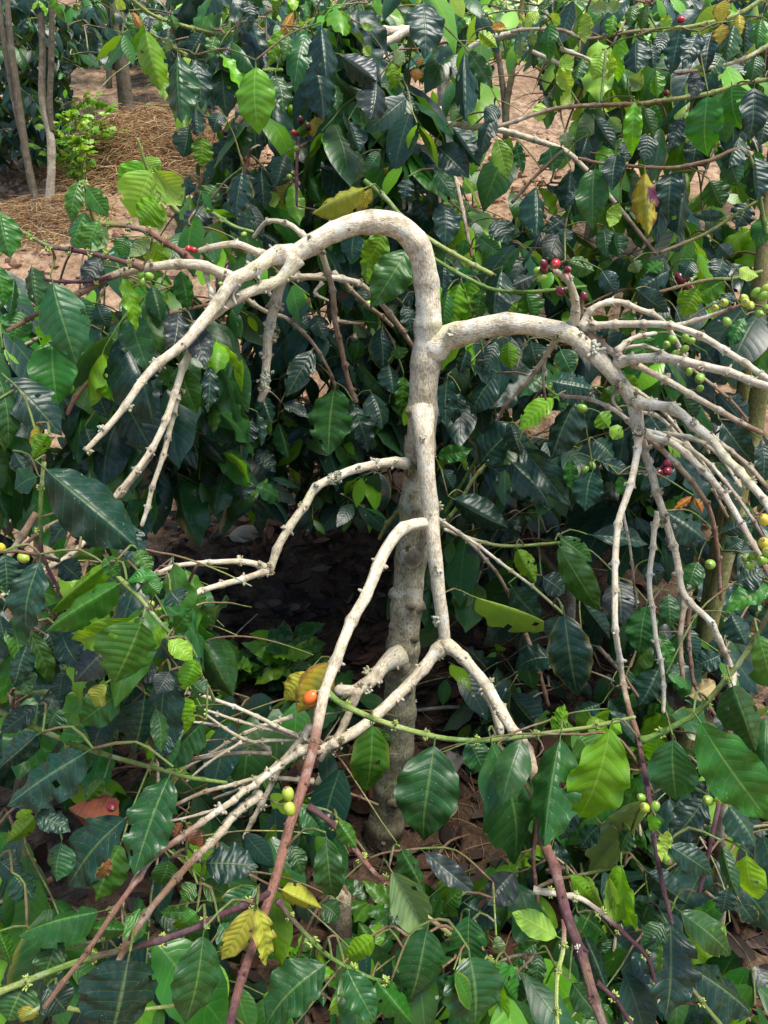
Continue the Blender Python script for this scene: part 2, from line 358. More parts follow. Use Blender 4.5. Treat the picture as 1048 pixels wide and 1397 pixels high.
class Wood:
    """collects tapered tubes of one piece of wood and links them as ONE mesh"""
    def __init__(s, origin): s.o = origin; s.V, s.F, s.U, s.C = [], [], [], []
    def tube(s, P, tints, sides=8, rough=0.055, nodes=0.0, nodeamp=0.35, stubs=False, seed=0, step=None, stubprob=0.8, flare=0.0):
        rmax = max(r for _, r in P); step = step or max(0.006, rmax * 0.9)
        L = catmull(P, step); e = (L[-1][0] - L[-2][0]).normalized(); L += [(L[-1][0] + e * L[-1][1] * 0.5, L[-1][1] * 0.72), (L[-1][0] + e * L[-1][1] * 0.75, L[-1][1] * 0.3)]; tot = sum((L[i + 1][0] - L[i][0]).length for i in range(len(L) - 1)) or 1e-6
        rn = random.Random(seed * 7919 + 13); ph = rn.random() * 50; nodepos = []
        if nodes:
            q = nodes * rn.uniform(0.4, 0.9)
            while q < tot - 0.008: nodepos.append(q); q += nodes * rn.uniform(0.7, 1.35)
        if stubs and nodepos:          # wood grown from node to node is a little crooked
            dd = 0.0; K = []
            for i, (p, r) in enumerate(L):
                if i: dd += (p - L[i - 1][0]).length
                e = min(1.0, dd / 0.04); a = sum(1 for q in nodepos if q < dd); q0 = nodepos[a - 1] if a else 0.0; q1 = nodepos[a] if a < len(nodepos) else tot; t_ = (dd - q0) / max(1e-5, q1 - q0)
                g = lambda m_: Vector((mnoise.noise(Vector((ph + m_ * 3.7, 1.3, 0))), 0.6 * mnoise.noise(Vector((ph + m_ * 3.7, 9.1, 0))), mnoise.noise(Vector((ph + m_ * 3.7, 4.2, 0)))))
                K.append((p + g(a).lerp(g(a + 1), t_) * min(0.008, 0.9 * r + 0.002) * e, r))
            L = K
        k0 = len(s.V); d = 0.0; ref = None; frames = []
        for i, (p, r) in enumerate(L):
            t = (L[min(i + 1, len(L) - 1)][0] - L[max(i - 1, 0)][0]).normalized()
            if ref is None: ref = t.orthogonal().normalized()
            ref = (ref - t * ref.dot(t)).normalized(); bi = t.cross(ref)
            if i: d += (p - L[i - 1][0]).length
            f = d / tot; ca = lerp(0, len(tints) - 1, f) + 0.55 * mnoise.noise(p * 28 + Vector((ph, 0, 0))); ca = min(max(ca, 0.0), len(tints) - 1.0); i0 = min(int(ca), len(tints) - 2) if len(tints) > 1 else 0
            c = tuple(lerp(T[tints[i0]][k], T[tints[min(i0 + 1, len(tints) - 1)]][k], ca - i0) for k in range(3))
            k_ = 1.0 + flare * math.exp(-(d / max(0.004, 2.2 * L[0][1])) ** 2)
            for q in nodepos: k_ += nodeamp * math.exp(-((d - q) / max(0.0045, r * 0.55)) ** 2)
            rr = r * k_
            sc = 1.0
            for q in nodepos: sc -= 0.42 * math.exp(-((d - q) / max(0.0035, r * 0.30)) ** 2)
            frames.append((p, t, ref.copy(), bi, rr, d, c))
            c = tuple(q * max(0.45, sc) for q in c)          # the ring scar at each node is darker bark
            for j in range(sides):
                a = 2 * math.pi * j / sides; dv = ref * math.cos(a) + bi * math.sin(a)
                nz = 1 + rough * (mnoise.noise(dv * 1.3 + Vector((d / max(r, .004) * 0.35 + ph, ph, 0))) + 0.6 * mnoise.noise(dv * 3 + Vector((d / max(r, .004) * 1.3, ph * 2, 1))))
                s.V.append(p + dv * rr * nz - s.o); s.U.append((j / sides if j < sides / 2 else 1 - j / sides, d)); s.C.append(c)
        n = len(L)
        for i in range(n - 1):
            for j in range(sides):
                jj = (j + 1) % sides
                s.F.append((k0 + i * sides + j, k0 + i * sides + jj, k0 + (i + 1) * sides + jj, k0 + (i + 1) * sides + j))
        s.F.append(tuple(k0 + j for j in reversed(range(sides)))); s.F.append(tuple(k0 + (n - 1) * sides + j for j in range(sides)))
        nd = []
        for q in nodepos:
            fr = min(frames, key=lambda g: abs(g[5] - q)); nd.append(fr)
            if stubs:
                a0 = rn.random() * 6.28
                for sgn in (0, math.pi):
                    if rn.random() > stubprob: continue
                    for _ in range(rn.choice((1, 2, 3, 4))):
                        a = a0 + sgn + rn.uniform(-0.7, 0.7); dv = fr[2] * math.cos(a) + fr[3] * math.sin(a)
                        shade = rn.uniform(0.45, 0.95)
                        ln = max(0.0022, min(0.009, fr[4] * rn.uniform(0.15, 0.75))); dv = (dv + fr[1] * rn.uniform(-0.3, 0.7)).normalized()
                        s.spike(fr[0] + dv * fr[4] * 0.6, dv, ln + fr[4] * 0.4, min(fr[4] * rn.uniform(0.25, 0.48), 0.0042), tuple(q * shade for q in fr[6]))
        return frames, nd
    def spike(s, p, dv, ln, r, c):
        k = len(s.V); x = dv.orthogonal().normalized(); y = dv.cross(x)
        for h, rr in ((0, r), (ln * 0.7, r * 0.85), (ln, r * 0.45)):
            for j in range(4):
                a = j * math.pi / 2; s.V.append(p + dv * h + (x * math.cos(a) + y * math.sin(a)) * rr - s.o); s.U.append((j / 4, h)); s.C.append(c)
        for i in range(2):
            for j in range(4):
                jj = (j + 1) % 4; s.F.append((k + i * 4 + j, k + i * 4 + jj, k + i * 4 + 4 + jj, k + i * 4 + 4 + j))
        s.F.append((k + 8, k + 9, k + 10, k + 11))
    def build(s, name, parent, mat=None):
        return link(name, mesh(name, s.V, s.F, mat or BARK, uv=s.U, col=s.C), parent)

# small shared pieces: cherry, flower buds, lichen tuft
def lathe(name, prof, sides, mat):
    V, Fc = [], []
    for r, z in prof:
        for j in range(sides): a = 2 * math.pi * j / sides; V.append((r * math.cos(a), r * math.sin(a), z))
    n = len(prof)
    for i in range(n - 1):
        for j in range(sides): jj = (j + 1) % sides; Fc.append((i * sides + j, i * sides + jj, (i + 1) * sides + jj, (i + 1) * sides + j))
    Fc.append(tuple(reversed(range(sides)))); Fc.append(tuple((n - 1) * sides + j for j in range(sides)))
    return mesh(name, V, Fc, mat)
CH = lathe('cherry', [(0.10, -1.22), (0.14, -1.02), (0.42, -0.97), (0.70, -0.66), (0.82, -0.2), (0.84, 0.15), (0.75, 0.55), (0.50, 0.87), (0.27, 1.02), (0.23, 1.09), (0.15, 1.09), (0.10, 1.03)], 12, CHERRY)
def clump(name, n, lo, hi, thick, mat, seed, spread=1.0):
    rn = random.Random(seed); V, Fc = [], []
    for _ in range(n):
        d = Vector((rn.gauss(0, spread), rn.gauss(0, spread), abs(rn.gauss(0.5, 0.5)) + 0.1)).normalized(); ln = rn.uniform(lo, hi); x = d.orthogonal().normalized(); y = d.cross(x); k = len(V)
        for h, r in ((0.05, 0.35), (0.45, 0.7), (0.8, 1.0), (1.0, 0.35)):
            for j in range(5): a = j * 2 * math.pi / 5; V.append(d * ln * h + (x * math.cos(a) + y * math.sin(a)) * thick * r)
        for i in range(3):
            for j in range(5): jj = (j + 1) % 5; Fc.append((k + i * 5 + j, k + i * 5 + jj, k + i * 5 + 5 + jj, k + i * 5 + 5 + j))
        Fc.append(tuple(k + 15 + j for j in range(5)))
    return mesh(name, V, Fc, mat)
BUDS = [clump('flower_buds', 13, 0.45, 0.9, 0.15, BUD, i, 0.7) for i in range(4)]
TUFT = [clump('lichen', 20, 0.2, 0.8, 0.15, LICHEN, 20 + i) for i in range(4)]
def put_small(me, name, parent, origin, p, d, size, color, alpha=1.0, spin=0.0):
    q = d.normalized().to_track_quat('Z', 'Y').to_matrix() @ Matrix.Rotation(spin, 3, 'Z')
    o = bpy.data.objects.new(name, me); COL.objects.link(o); o.parent = parent
    o.matrix_basis = Matrix.Translation(p - origin) @ q.to_4x4() @ Matrix.Scale(size, 4)
    o.color = (*color, alpha); return o
CHC = {'g': ((0.17, 0.30, 0.035), 1), 'l': ((0.30, 0.36, 0.045), 1), 'r': ((0.34, 0.012, 0.018), 1), 'd': ((0.13, 0.008, 0.022), 1), 'k': ((0.035, 0.008, 0.014), 1),
       'o': ((0.58, 0.13, 0.025), 0.0), 'y': ((0.55, 0.42, 0.04), 1), 'f': ((0.50, 0.20, 0.05), 1)}

# ---------------------------------------------------------------- the ground
def axis_lines(segs):
    out = []
    for a, b, st in segs:
        n = max(1, round((b - a) / st)); out += [a + (b - a) * i / n for i in range(n)]
    return out + [segs[-1][1]]
xs = axis_lines([(-90, -10, 8), (-10, -3.2, 0.5), (-3.2, 3.2, 0.045), (3.2, 10, 0.5), (10, 90, 8)])
ys = axis_lines([(-40, -2, 3), (-2, 0.8, 0.2), (0.8, 5.2, 0.04), (5.2, 8, 0.09), (8, 14, 0.5), (14, 90, 5)])
V = [(x, y, gz(x, y) + (0.02 * mnoise.noise(Vector((x * 13, y * 13, 9))) + 0.012 * mnoise.noise(Vector((x * 30, y * 30, 2))) if abs(x) < 3.3 and 0.7 < y < 8 else 0)) for y in ys for x in xs]
nx = len(xs)
Fc = [(j * nx + i, j * nx + i + 1, (j + 1) * nx + i + 1, (j + 1) * nx + i) for j in range(len(ys) - 1) for i in range(nx - 1)]
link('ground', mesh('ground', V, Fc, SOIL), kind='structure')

# ---------------------------------------------------------------- a plant: an Empty with wood, leaves, fruit
class Plant:
    def __init__(s, name, base, label, cat, group=None):
        s.base = base; s.root = link(name, None, label=label, cat=cat, group=group, loc=base)
        s.root.empty_display_size = 0.1
        s.nodes = []          # (point, branch object) the plant's wood, to hang leaves on
        s.branches = 0; s.nleaf = 0
    def wood(s, name, P, tints, sides=8, **k):
        w = Wood(s.base); k.setdefault('seed', random.randrange(9999)); fr, nd = w.tube(P, tints, sides, **k)
        o = w.build(name, s.root)
        s.nodes += [(f[0], o, f[1]) for f in fr[::2]] + [(fr[-1][0], o, fr[-1][1])]
        return o, fr, nd
    def nearest(s, p):
        return min(s.nodes, key=lambda q: (q[0] - p).length_squared)
    def twig_to(s, p, r=0.0016, tints=('brown', 'green'), least=0.03):
        q = s.nearest(p); d = (p - q[0])
        if d.length < least: return q[1]
        mid = q[0] + d * 0.5 + Vector((0, 0.02, 0.10 * d.length))
        o, _, _ = s.wood('twig', [(q[0], min(0.005, r * (1 + d.length * 2.5))), (mid, r * 1.2), (p, r)], tints, 5, rough=0.1, nodes=0.05, nodeamp=0.5, step=0.02)
        return o
    def leaf(s, base, tip, normal, width, code, meshes=LV_LO, parent=None, alpha=1.0, color=None):
        L = (tip - base).length
        s.nleaf += 1
        return put_leaf(parent or s.root, s.base, base, tip - base, normal, L, width, color or PAL[code], meshes, alpha)
    def px_leaf(s, bx, by, tx, ty, w, code, Y, meshes=LV_HI, twig=True):
        rn = random
        L = math.hypot(tx - bx, ty - by) * mpp((by + ty) / 2, Y)
        hang = (ty - by) / (math.hypot(tx - bx, ty - by) + 1e-6)
        if code in 'DGS': tilt = rn.uniform(0.15, 0.65) * max(0.15, hang)
        elif code in 'LBPK': tilt = rn.uniform(-0.35, 0.25)
        else: tilt = rn.uniform(-0.1, 0.45)
        if code == 'S': tilt = 0.7 * max(0.2, hang)
        B = at(bx, by, Y); E = at(tx, ty, Y - tilt * L)
        for P_ in (B, E):
            g = gz(P_.x, P_.y) + 0.02
            if P_.z < g: P_.z = g
        a = (E - B).normalized(); c = (CAM - B).normalized()
        n = c + UP * rn.uniform(0.0, 0.8 if code in 'DGSM' else 0.3)
        n = n - a * n.dot(a); n.normalize()
        n = Matrix.Rotation(rn.uniform(-0.45, 0.45), 3, a) @ n
        if code in 'LP' and rn.random() < 0.6: n = -n
        wid = w * mpp(by, Y) / max(0.6, abs(n.dot(c)) / max(0.3, (c - a * c.dot(a)).length))
        par = s.twig_to(B - a * 0.1 * L) if twig and s.nodes else None
        return s.leaf(B, E, n, wid, 'Y' if code == 'V' else code, meshes, par, 0.2 if code == 'V' else 1.0)
    def px_branch(s, pts, r0, r1, Y0, Y1, tints, name='branch', **k):
        n = len(pts); P = []
        ds = [0]
        for a, b in zip(pts, pts[1:]): ds.append(ds[-1] + math.hypot(b[0] - a[0], b[1] - a[1]))
        for q, d in zip(pts, ds):
            x, y = q[:2]; t = d / ds[-1]; Y = q[2] if len(q) > 2 and q[2] else lerp(Y0, Y1, t); P.append((at(x, y, Y), (q[3] if len(q) > 3 else lerp(r0, r1, t)) * mpp(y, Y)))
        k.setdefault('nodes', 0.05); k.setdefault('stubs', True)
        rm = max(r for _, r in P); k.setdefault('nodeamp', 0.50 if rm < 0.008 else 0.28); k.setdefault('rough', 0.085)
        return s.wood(name, P, tints, 7 if rm < 0.004 else 10 if rm < 0.012 else 18, **k)
    def cherry(s, px, py, rpx, code, Y):
        c, al = CHC[code]; p = at(px, py, Y); r = rpx * mpp(py, Y); q = s.nearest(p)
        d = (p - q[0]); d = d if d.length > 1e-4 else Vector((0, 0, -1)); d = d.normalized() + Vector((random.gauss(0, .3), random.gauss(0, .3), random.gauss(0, .3)))
        put_small(CH, 'cherry', q[1], s.base, p, d, r * random.uniform(0.92, 1.08), c, al, random.random() * 6)
    def buds(s, nd, par, size=0.011, prob=1.0):
        for fr in nd:
            if random.random() > prob: continue
            for sg in (1, -1):
                dv = (fr[2] * sg + fr[1] * 0.3 + Vector((random.gauss(0, .25), random.gauss(0, .25), random.gauss(0, .25)))).normalized()
                put_small(random.choice(BUDS), 'flower_bud', par, s.base, fr[0] + dv * fr[4] * 0.7, dv, size * random.uniform(0.75, 1.2), (0.27, 0.35, 0.075), 1.0, random.random() * 6)
    def tufts(s, nd, par, size=0.012, prob=0.5):
        for fr in nd:
            if random.random() > prob: continue
            a = random.random() * 6.28; dv = fr[2] * math.cos(a) + fr[3] * math.sin(a)
            put_small(random.choice(TUFT), 'lichen', par, s.base, fr[0] + dv * fr[4] * 0.75, dv, size * random.uniform(0.6, 1.1), random.choice([(0.30, 0.29, 0.16), (0.40, 0.39, 0.30), (0.20, 0.17, 0.08)]), 1.0, random.random() * 6)
    def spray(s, start, direc, n_pairs, leaflen, pal, gap=0.05, droop=0.55, meshes=LV_LO, ok=None, limit=300, bag=None, r=0.0024, wratio=0.50, connect=True):
        """a leafy shoot: a drooping branch grown from the plant's nearest wood, with opposite leaf pairs hanging from it"""
        pts = [start]; d = direc.normalized()
        for i in range(n_pairs):
            d = (d + Vector((random.gauss(0, .10), random.gauss(0, .10), -droop * 0.22 + random.gauss(0, .06)))).normalized()
            q = pts[-1] + d * gap
            g = gz(q.x, q.y) + 0.05
            if q.z < g: q.z = g
            pts.append(q)
        P = []
        if connect and s.nodes:
            q = s.nearest(start)
            if (q[0] - start).length > 0.02:
                dd = start - q[0]; P = [(q[0], min(0.007, r + dd.length * 0.004)), (q[0] + dd * 0.5 + Vector((0, 0, 0.12 * dd.length)), r * 1.25)]
        N = len(pts)
        P += [(p, lerp(r, 0.0011, i / max(1, N - 1))) for i, p in enumerate(pts)]
        o, fr, nd = s.wood('branch', P, ('brown', 'brown', 'green') if random.random() < .6 else ('grey', 'brown', 'lime'), 5, rough=0.1, step=0.025)
        for i in range(1, N):
            t = (pts[i] - pts[i - 1]).normalized(); side = t.cross(UP)
            if side.length < 0.05: side = Vector((1, 0, 0))
            side.normalize()
            for sg in (1, -1):
                if random.random() < 0.10: continue
                a = side * sg * random.uniform(0.35, 0.9) + t * random.uniform(0.1, 0.6) + Vector((0, 0, -random.uniform(0.35, 1.3)))
                a.normalize()
                L = leaflen * random.uniform(0.50, 1.2) * (0.6 if i == N - 1 else 1.0)
                nrm = UP * random.uniform(0.2, 1.0) + side * sg * random.uniform(0.1, 0.8) + Vector((random.gauss(0, .3), random.gauss(-0.35, .35), random.gauss(0, .2)))
                b = pts[i] + a * 0.1 * L; e = b + a * L
                if e.z < gz(e.x, e.y) + 0.01: continue
                if ok and not (ok((b + e) / 2) and ok(e)): continue
                code = random.choice(pal) if not (i == N - 1 and random.random() < 0.5) else random.choice('BMB')
                wd = L * wratio * random.uniform(0.82, 1.15)
                if s.nleaf < limit or bag is None:
                    s.leaf(b, e, nrm, wd, code, meshes, o)
                else: bag.append((b, a, nrm, L, wd, PAL[code]))
        return o
def bag_mesh(plant, bag, name='foliage', nu=6):
    """leaves past the limit, or too small to pick apart: real blades joined into one part"""
    V, Fc, C, UV = [], [], [], []
    for b, a, n, L, wd, c in bag:
        x, a, n = basis(a, n); k = len(V); rn = random.random(); ar = random.uniform(-.02, .14); fo = random.uniform(-.1, .35); wv = random.uniform(.005, .03); ph = random.random() * 6; cu = random.uniform(0, .14)
        for i in range(nu + 1):
            u = i / nu; w = leaf_width(min(max(u, 0.02), 0.995)) * wd * 0.5
            for v in (-1, 0, 1):
                z = (ar * math.sin(math.pi * u) - cu * u ** 3 + (wv * math.sin(u * 17 + ph + v) if v else 0)) * L - fo * w * abs(v)
                V.append(b + a * (u * L) + x * (v * w) + n * z - plant.base); C.append((*c, rn)); UV.append((u, v))
        for i in range(nu):
            for j in range(2): q = k + i * 3 + j; Fc.append((q, q + 1, q + 4, q + 3))
    if V: link(name, mesh(name, V, Fc, LEAFJ, col=C, uv=UV), plant.root, kind='stuff')

# ================================================================ the pruned coffee tree in the middle
def Z(ox, oy, k, pts): return [(ox + x / k, oy + y / k) for x, y in pts]
tree = Plant('coffee_tree', Vector((-0.02, 1.75, 0.0)), 'leafless pale arching coffee tree with drooping stripped branches, standing in the middle', 'tree')
YT = 1.75
tp = [(514, 1192, 30), (521, 1150, 27), (530, 1100, 24.5), (542, 1020, 23), (547, 930, 22.5), (553, 850, 22.5), (559, 780, 22), (566, 700, 22), (572, 630, 21.5), (576, 570, 21), (580, 500, 21),
      (584, 440, 18.5), (582, 385, 17.5), (573, 342, 18), (551, 314, 18), (520, 303, 17), (485, 306, 16), (450, 319, 15), (420, 337, 14), (396, 351, 13)]
P = []
for i, (x, y, r) in enumerate(tp):
    Y = YT if y > 345 and i < 13 else YT - 0.012 * (i - 12)
    P.append((at(x, y, Y), r * 0.93 * mpp(y, Y)))
P[0] = (Vector((P[0][0].x, P[0][0].y, -0.03)), P[0][1] * 1.1)
w = Wood(tree.base)
fr, nd = w.tube(P, ('dark', 'mossy', 'mossy', 'trunk', 'mossy', 'trunk', 'pale', 'pale', 'pale'), 30, rough=0.075, nodes=0.11, nodeamp=0.13, step=0.009, seed=3)  # dark first tint paints in shade at the foot; mossy is green-grey bark
# swollen collars and old branch scars on the stem
for (x, y, side, ry) in ((530, 808, -0.9, 11), (575, 822, 0.85, 10), (553, 748, 0.1, 15), (548, 896, -0.2, 14), (562, 640, -0.5, 11), (570, 862, 0.7, 8), (528, 1010, -0.7, 8), (560, 930, 0.5, 8), (575, 700, 0.9, 8), (548, 1080, 0.3, 9), (566, 560, -0.8, 8), (580, 815, 0.3, 8), (536, 850, -0.8, 7)):
    f = min(fr, key=lambda g: abs(proj(g[0])[1] - y)); tw = (CAM - f[0]); tw = (tw - f[1] * tw.dot(f[1])).normalized(); sx = tw.cross(f[1]); sx = sx if sx.x > 0 else -sx
    dv = (tw * math.sqrt(max(0.05, 1 - side * side)) + sx * side).normalized(); r_ = ry * mpp(y, YT)
    c = f[0] + dv * f[4] * 0.72
    w.tube([(c - f[1] * 0.004, r_ * 1.15), (c + dv * f[4] * 0.22, r_ * 1.0), (c + dv * (f[4] * 0.34 + r_ * 0.25), r_ * 0.7), (c + dv * (f[4] * 0.36 + r_ * 0.45), r_ * 0.3)], ('trunk', 'dark'), 11, rough=0.16, seed=x, step=0.004)
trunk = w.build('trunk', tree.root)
tree.nodes += [(f[0], trunk, f[1]) for f in fr]
for _ in range(46):
    f = random.choice(fr[4:]); a = random.uniform(3.4, 6.0); dv = f[2] * math.cos(a) + f[3] * math.sin(a)
    if (CAM - f[0]).dot(dv) < 0: dv = -dv
    put_small(random.choice(TUFT), 'lichen', trunk, tree.base, f[0] + dv * f[4] * 0.98, dv, random.uniform(0.004, 0.010), random.choice([(0.30, 0.29, 0.17), (0.42, 0.42, 0.33), (0.16, 0.14, 0.07), (0.12, 0.13, 0.05)]))
for (x, y) in ((566, 636), (560, 642), (556, 748), (541, 905), (552, 902), (548, 898)):
    p = at(x, y, YT - 0.05); put_small(random.choice(TUFT), 'moss', trunk, tree.base, p, Vector((random.uniform(-.4, .4), -1, 0)), 0.016, random.choice([(0.10, 0.11, 0.03), (0.15, 0.13, 0.04)]))

def TB(pts, r0, r1, Y0, Y1, tints, tuft=0.35, bud=0.0, **k):
    if r0 < 17: r0 *= 0.80 + 0.008 * max(0, r0 - 4); r1 *= 0.80
    if r0 < 5 and bud: r0 *= 1.15; r1 *= 1.15
    k.setdefault('flare', 0.5)
    o, f, n = tree.px_branch(pts, r0, r1, Y0, Y1, tints, **k)
    rr = f[len(f) // 2][4]
    if tuft: tree.tufts(n, o, max(0.007, rr * 1.5), tuft)
    if bud: tree.buds(n, o, 0.0085, bud)
    return o, f, n
PB = ('pale', 'pale'); GP = ('pale', 'grey')
# left side, from the end of the arch
TB([(400, 348), (372, 352), (345, 370), (320, 385), (297, 415), (270, 445), (250, 468), (200, 513), (165, 561), (117, 614)], 12, 4, 1.66, 1.36, PB)
TB([(405, 352), (385, 380), (345, 398), (300, 425), (285, 440)], 10, 7, 1.64, 1.58, PB)
TB([(270, 447), (262, 470), (240, 541), (215, 596), (190, 636), (155, 681), (117, 737), (57, 780), (0, 815)], 6.5, 3.2, 1.58, 1.25, ('pale', 'pale', 'grey', 'pale'))
TB([(243, 538), (225, 611), (205, 676), (192, 716)], 5, 3.6, 1.54, 1.42, ('pale', 'grey'))
TB([(225, 570), (205, 625), (175, 665), (150, 690)], 3.5, 3, 1.56, 1.5, ('grey', 'brown'))
TB([(395, 352), (388, 372), (380, 395), (370, 440), (364, 485), (357, 545)], 9.5, 6.5, 1.67, 1.66, ('grey', 'grey'), 0.9)
TB([(425, 330), (440, 347), (452, 390), (457, 435), (466, 470), (473, 506), (486, 548)], 5.5, 4, 1.72, 1.78, ('grey', 'brown', 'brown'), 0.8)
TB([(370, 385), (410, 376), (475, 381), (500, 392), (540, 440), (562, 470)], 6, 4, 1.74, 1.86, ('grey', 'grey', 'brown'))
TB([(455, 372), (500, 415), (535, 445)], 4, 3, 1.8, 1.9, ('grey', 'brown'))
TB([(372, 352), (350, 344), (322, 335), (295, 336), (272, 341)], 7, 4.5, 1.66, 1.6, ('pale', 'grey'))
TB([(428, 334), (412, 318), (395, 305), (365, 302), (345, 325)], 5, 3.2, 1.68, 1.74, GP)
TB([(281, 372), (287, 400), (289, 418)], 4, 3, 1.6, 1.58, ('pale', 'pale'))
TB([(330, 402), (365, 427), (395, 437), (425, 465), (450, 506), (457, 528)], 4, 2.6, 1.75, 1.85, ('grey', 'brown'))
TB([(455, 437), (480, 441), (495, 442)], 3, 2, 1.78, 1.8, ('grey', 'brown'))
TB([(320, 384), (298, 371), (250, 361), (200, 364), (150, 377), (115, 397), (60, 425), (10, 452)], 9, 3.4, 1.62, 1.38, ('pale', 'grey', 'brown', 'brown'), 0.2)
TB([(195, 366), (150, 352), (110, 345), (65, 335), (25, 315), (-12, 294)], 4, 2.6, 1.5, 1.33, ('brown', 'purple', 'lime'), 0, 1.0, nodes=0.034)
TB([(152, 378), (120, 383), (75, 383), (40, 372)], 3, 2, 1.48, 1.42, ('purple', 'purple'), 0, 0.4)
TB([(262, 357), (240, 338), (220, 325), (200, 316), (170, 309), (130, 300), (120, 270), (112, 248)], 5, 2.8, 1.6, 1.52, ('red', 'red', 'brown', 'lime', 'green'), 0, 1.0, nodes=0.028)
TB([(253, 457), (200, 470), (140, 503), (110, 533), (90, 563)], 4.5, 3.6, 1.6, 1.5, ('pale', 'brown', 'brown', 'red'), 0.2)
# right limb and its fan
TB([(580, 484, 1.76, 13), (594, 472, 1.75, 18), (612, 461, 1.745, 16.5), (640, 452), (674, 444), (709, 442), (764, 452), (794, 467), (824, 497), (846, 522), (864, 549), (871, 588)], 17, 8.5, 1.75, 1.55, ('pale', 'pale', 'pale', 'grey'), 0.8, nodes=0.11, nodeamp=0.16, stubs=False)
TB([(782, 447), (786, 418), (776, 388), (759, 371)], 8, 5, 1.66, 1.58, ('pale', 'grey'), 0.8)
TB([(793, 447), (809, 421), (844, 411), (874, 425), (905, 440), (926, 470), (938, 500)], 5.5, 3.6, 1.64, 1.66, GP)
TB([(796, 446), (849, 442), (899, 443), (954, 458), (1004, 487), (1052, 520)], 6.5, 5, 1.64, 1.36, PB)
TB([(921, 446), (950, 437), (980, 428), (1016, 416)], 4.5, 3, 1.55, 1.5, ('pale', 'brown'))
TB([(840, 480), (862, 462), (895, 453)], 5, 3.5, 1.6, 1.62, PB)
TB([(842, 494), (880, 490), (914, 491), (974, 504), (1054, 530)], 8, 6.5, 1.6, 1.32, PB)
TB([(800, 456), (840, 482), (869, 501), (924, 528), (974, 556), (1039, 590)], 6, 4.5, 1.63, 1.45, ('brown', 'pale', 'brown'))
TB([(868, 548), (919, 559), (954, 587), (999, 632), (1054, 696)], 8, 6.5, 1.56, 1.22, PB)
TB([(905, 556), (950, 580), (1004, 622), (1054, 672)], 4.5, 4, 1.56, 1.3, ('pale', 'brown'))
TB([(882, 592), (924, 612), (969, 653), (1004, 701), (1034, 752), (1056, 800)], 6, 4.5, 1.54, 1.25, ('pale', 'pale', 'red'), 0.3)
TB([(872, 590), (869, 618), (854, 676), (844, 716), (839, 791), (840, 856), (849, 931, 1.34), (869, 996, 1.2), (881, 1066, 1.06), (891, 1141, .98), (904, 1201, .94), (918, 1258, .91)], 6, 3.6, 1.54, 1.02, ('pale', 'pale', 'pale', 'brown', 'purple', 'purple'), 0.15, nodes=0.065)
TB([(874, 600), (894, 656), (909, 716), (924, 766), (934, 811), (972, 856), (999, 918, 1.36), (998, 980, 1.2), (985, 1067, 1.07), (972, 1130, 1.02), (955, 1216, .98)], 6.5, 3.5, 1.56, 1.10, ('grey', 'grey', 'pale', 'brown', 'purple', 'purple'), 0.3)
TB([(934, 808), (929, 866), (931, 930)], 5, 3.5, 1.5, 1.42, ('grey', 'brown'))
TB([(937, 808), (940, 866), (945, 930), (975, 975)], 4.5, 2.5, 1.52, 1.45, ('brown', 'brown'))
TB([(899, 698), (891, 746), (886, 806), (894, 866), (904, 931), (905, 972)], 4.8, 3.4, 1.53, 1.38, ('pale', 'pale', 'pale'))
TB([(880, 594), (924, 634), (954, 671), (974, 716), (984, 818)], 5, 3, 1.56, 1.5, ('grey', 'brown', 'red'), 0.2)
TB([(882, 590), (935, 596), (975, 615), (1010, 665)], 5, 3, 1.58, 1.42, GP)
TB([(868, 586), (844, 562), (804, 544), (764, 540)], 4, 3, 1.58, 1.66, ('pale', 'brown'))
TB([(760, 462), (724, 515), (694, 546), (679, 574)], 4.5, 3, 1.68, 1.76, ('grey', 'brown'))
TB([(744, 480), (742, 520), (745, 545)], 3, 2, 1.7, 1.7, ('grey', 'brown'))
# lower stem
TB([(576, 548, 1.75, 10), (577, 572, 1.722, 15), (579, 600, 1.69), (581, 640, 1.675), (587, 691, 1.665), (591, 746), (597, 800), (604, 845), (609, 884)], 15, 9.5, 1.685, 1.60, PB, 0.3, nodes=0.12, nodeamp=0.14)
TB([(609, 880), (597, 890), (559, 931), (524, 966), (490, 995), (462, 1012), (435, 1022), (408, 1020)], 9.5, 8, 1.60, 1.40, ('grey', 'pale', 'grey'), 0.4)
TB([(606, 880), (622, 888), (644, 911), (664, 936), (680, 968), (700, 1000), (724, 1030, 1.3), (746, 1150, 1.06), (757, 1180, 1.0), (774, 1252, 0.90), (804, 1331, 0.80), (826, 1405, 0.74)], 9.5, 8, 1.60, 0.84, ('grey', 'pale', 'pale', 'brown', 'red', 'purple', 'brown'), 0.3, nodes=0.075)
TB([(664, 940), (674, 965), (682, 1000)], 8, 7, 1.53, 1.46, PB)
TB([(588, 726, 1.71), (584, 716, 1.66), (566, 716, 1.635), (545, 726), (524, 755), (505, 795), (480, 846), (462, 895), (447, 938), (438, 975), (415, 1061), (380, 1181), (350, 1271), (325, 1361), (314, 1404)], 9.6, 7.4, 1.66, 0.70, ('pale', 'pale', 'pale', 'pale', 'red', 'red', 'red', 'purple'), 0.12, nodes=0.085, nodeamp=0.25)
F2 = tree.nodes[-1][1]
TB([(558, 632), (524, 632), (495, 637), (465, 646), (432, 664), (412, 690), (395, 716), (380, 745), (368, 779)], 7.5, 7, 1.73, 1.56, ('pale', 'pale', 'grey'), 0.5)
TB([(368, 776), (345, 769), (300, 768), (245, 772), (205, 784)], 5.5, 3.6, 1.56, 1.46, ('grey', 'pale', 'grey'), 0.7)
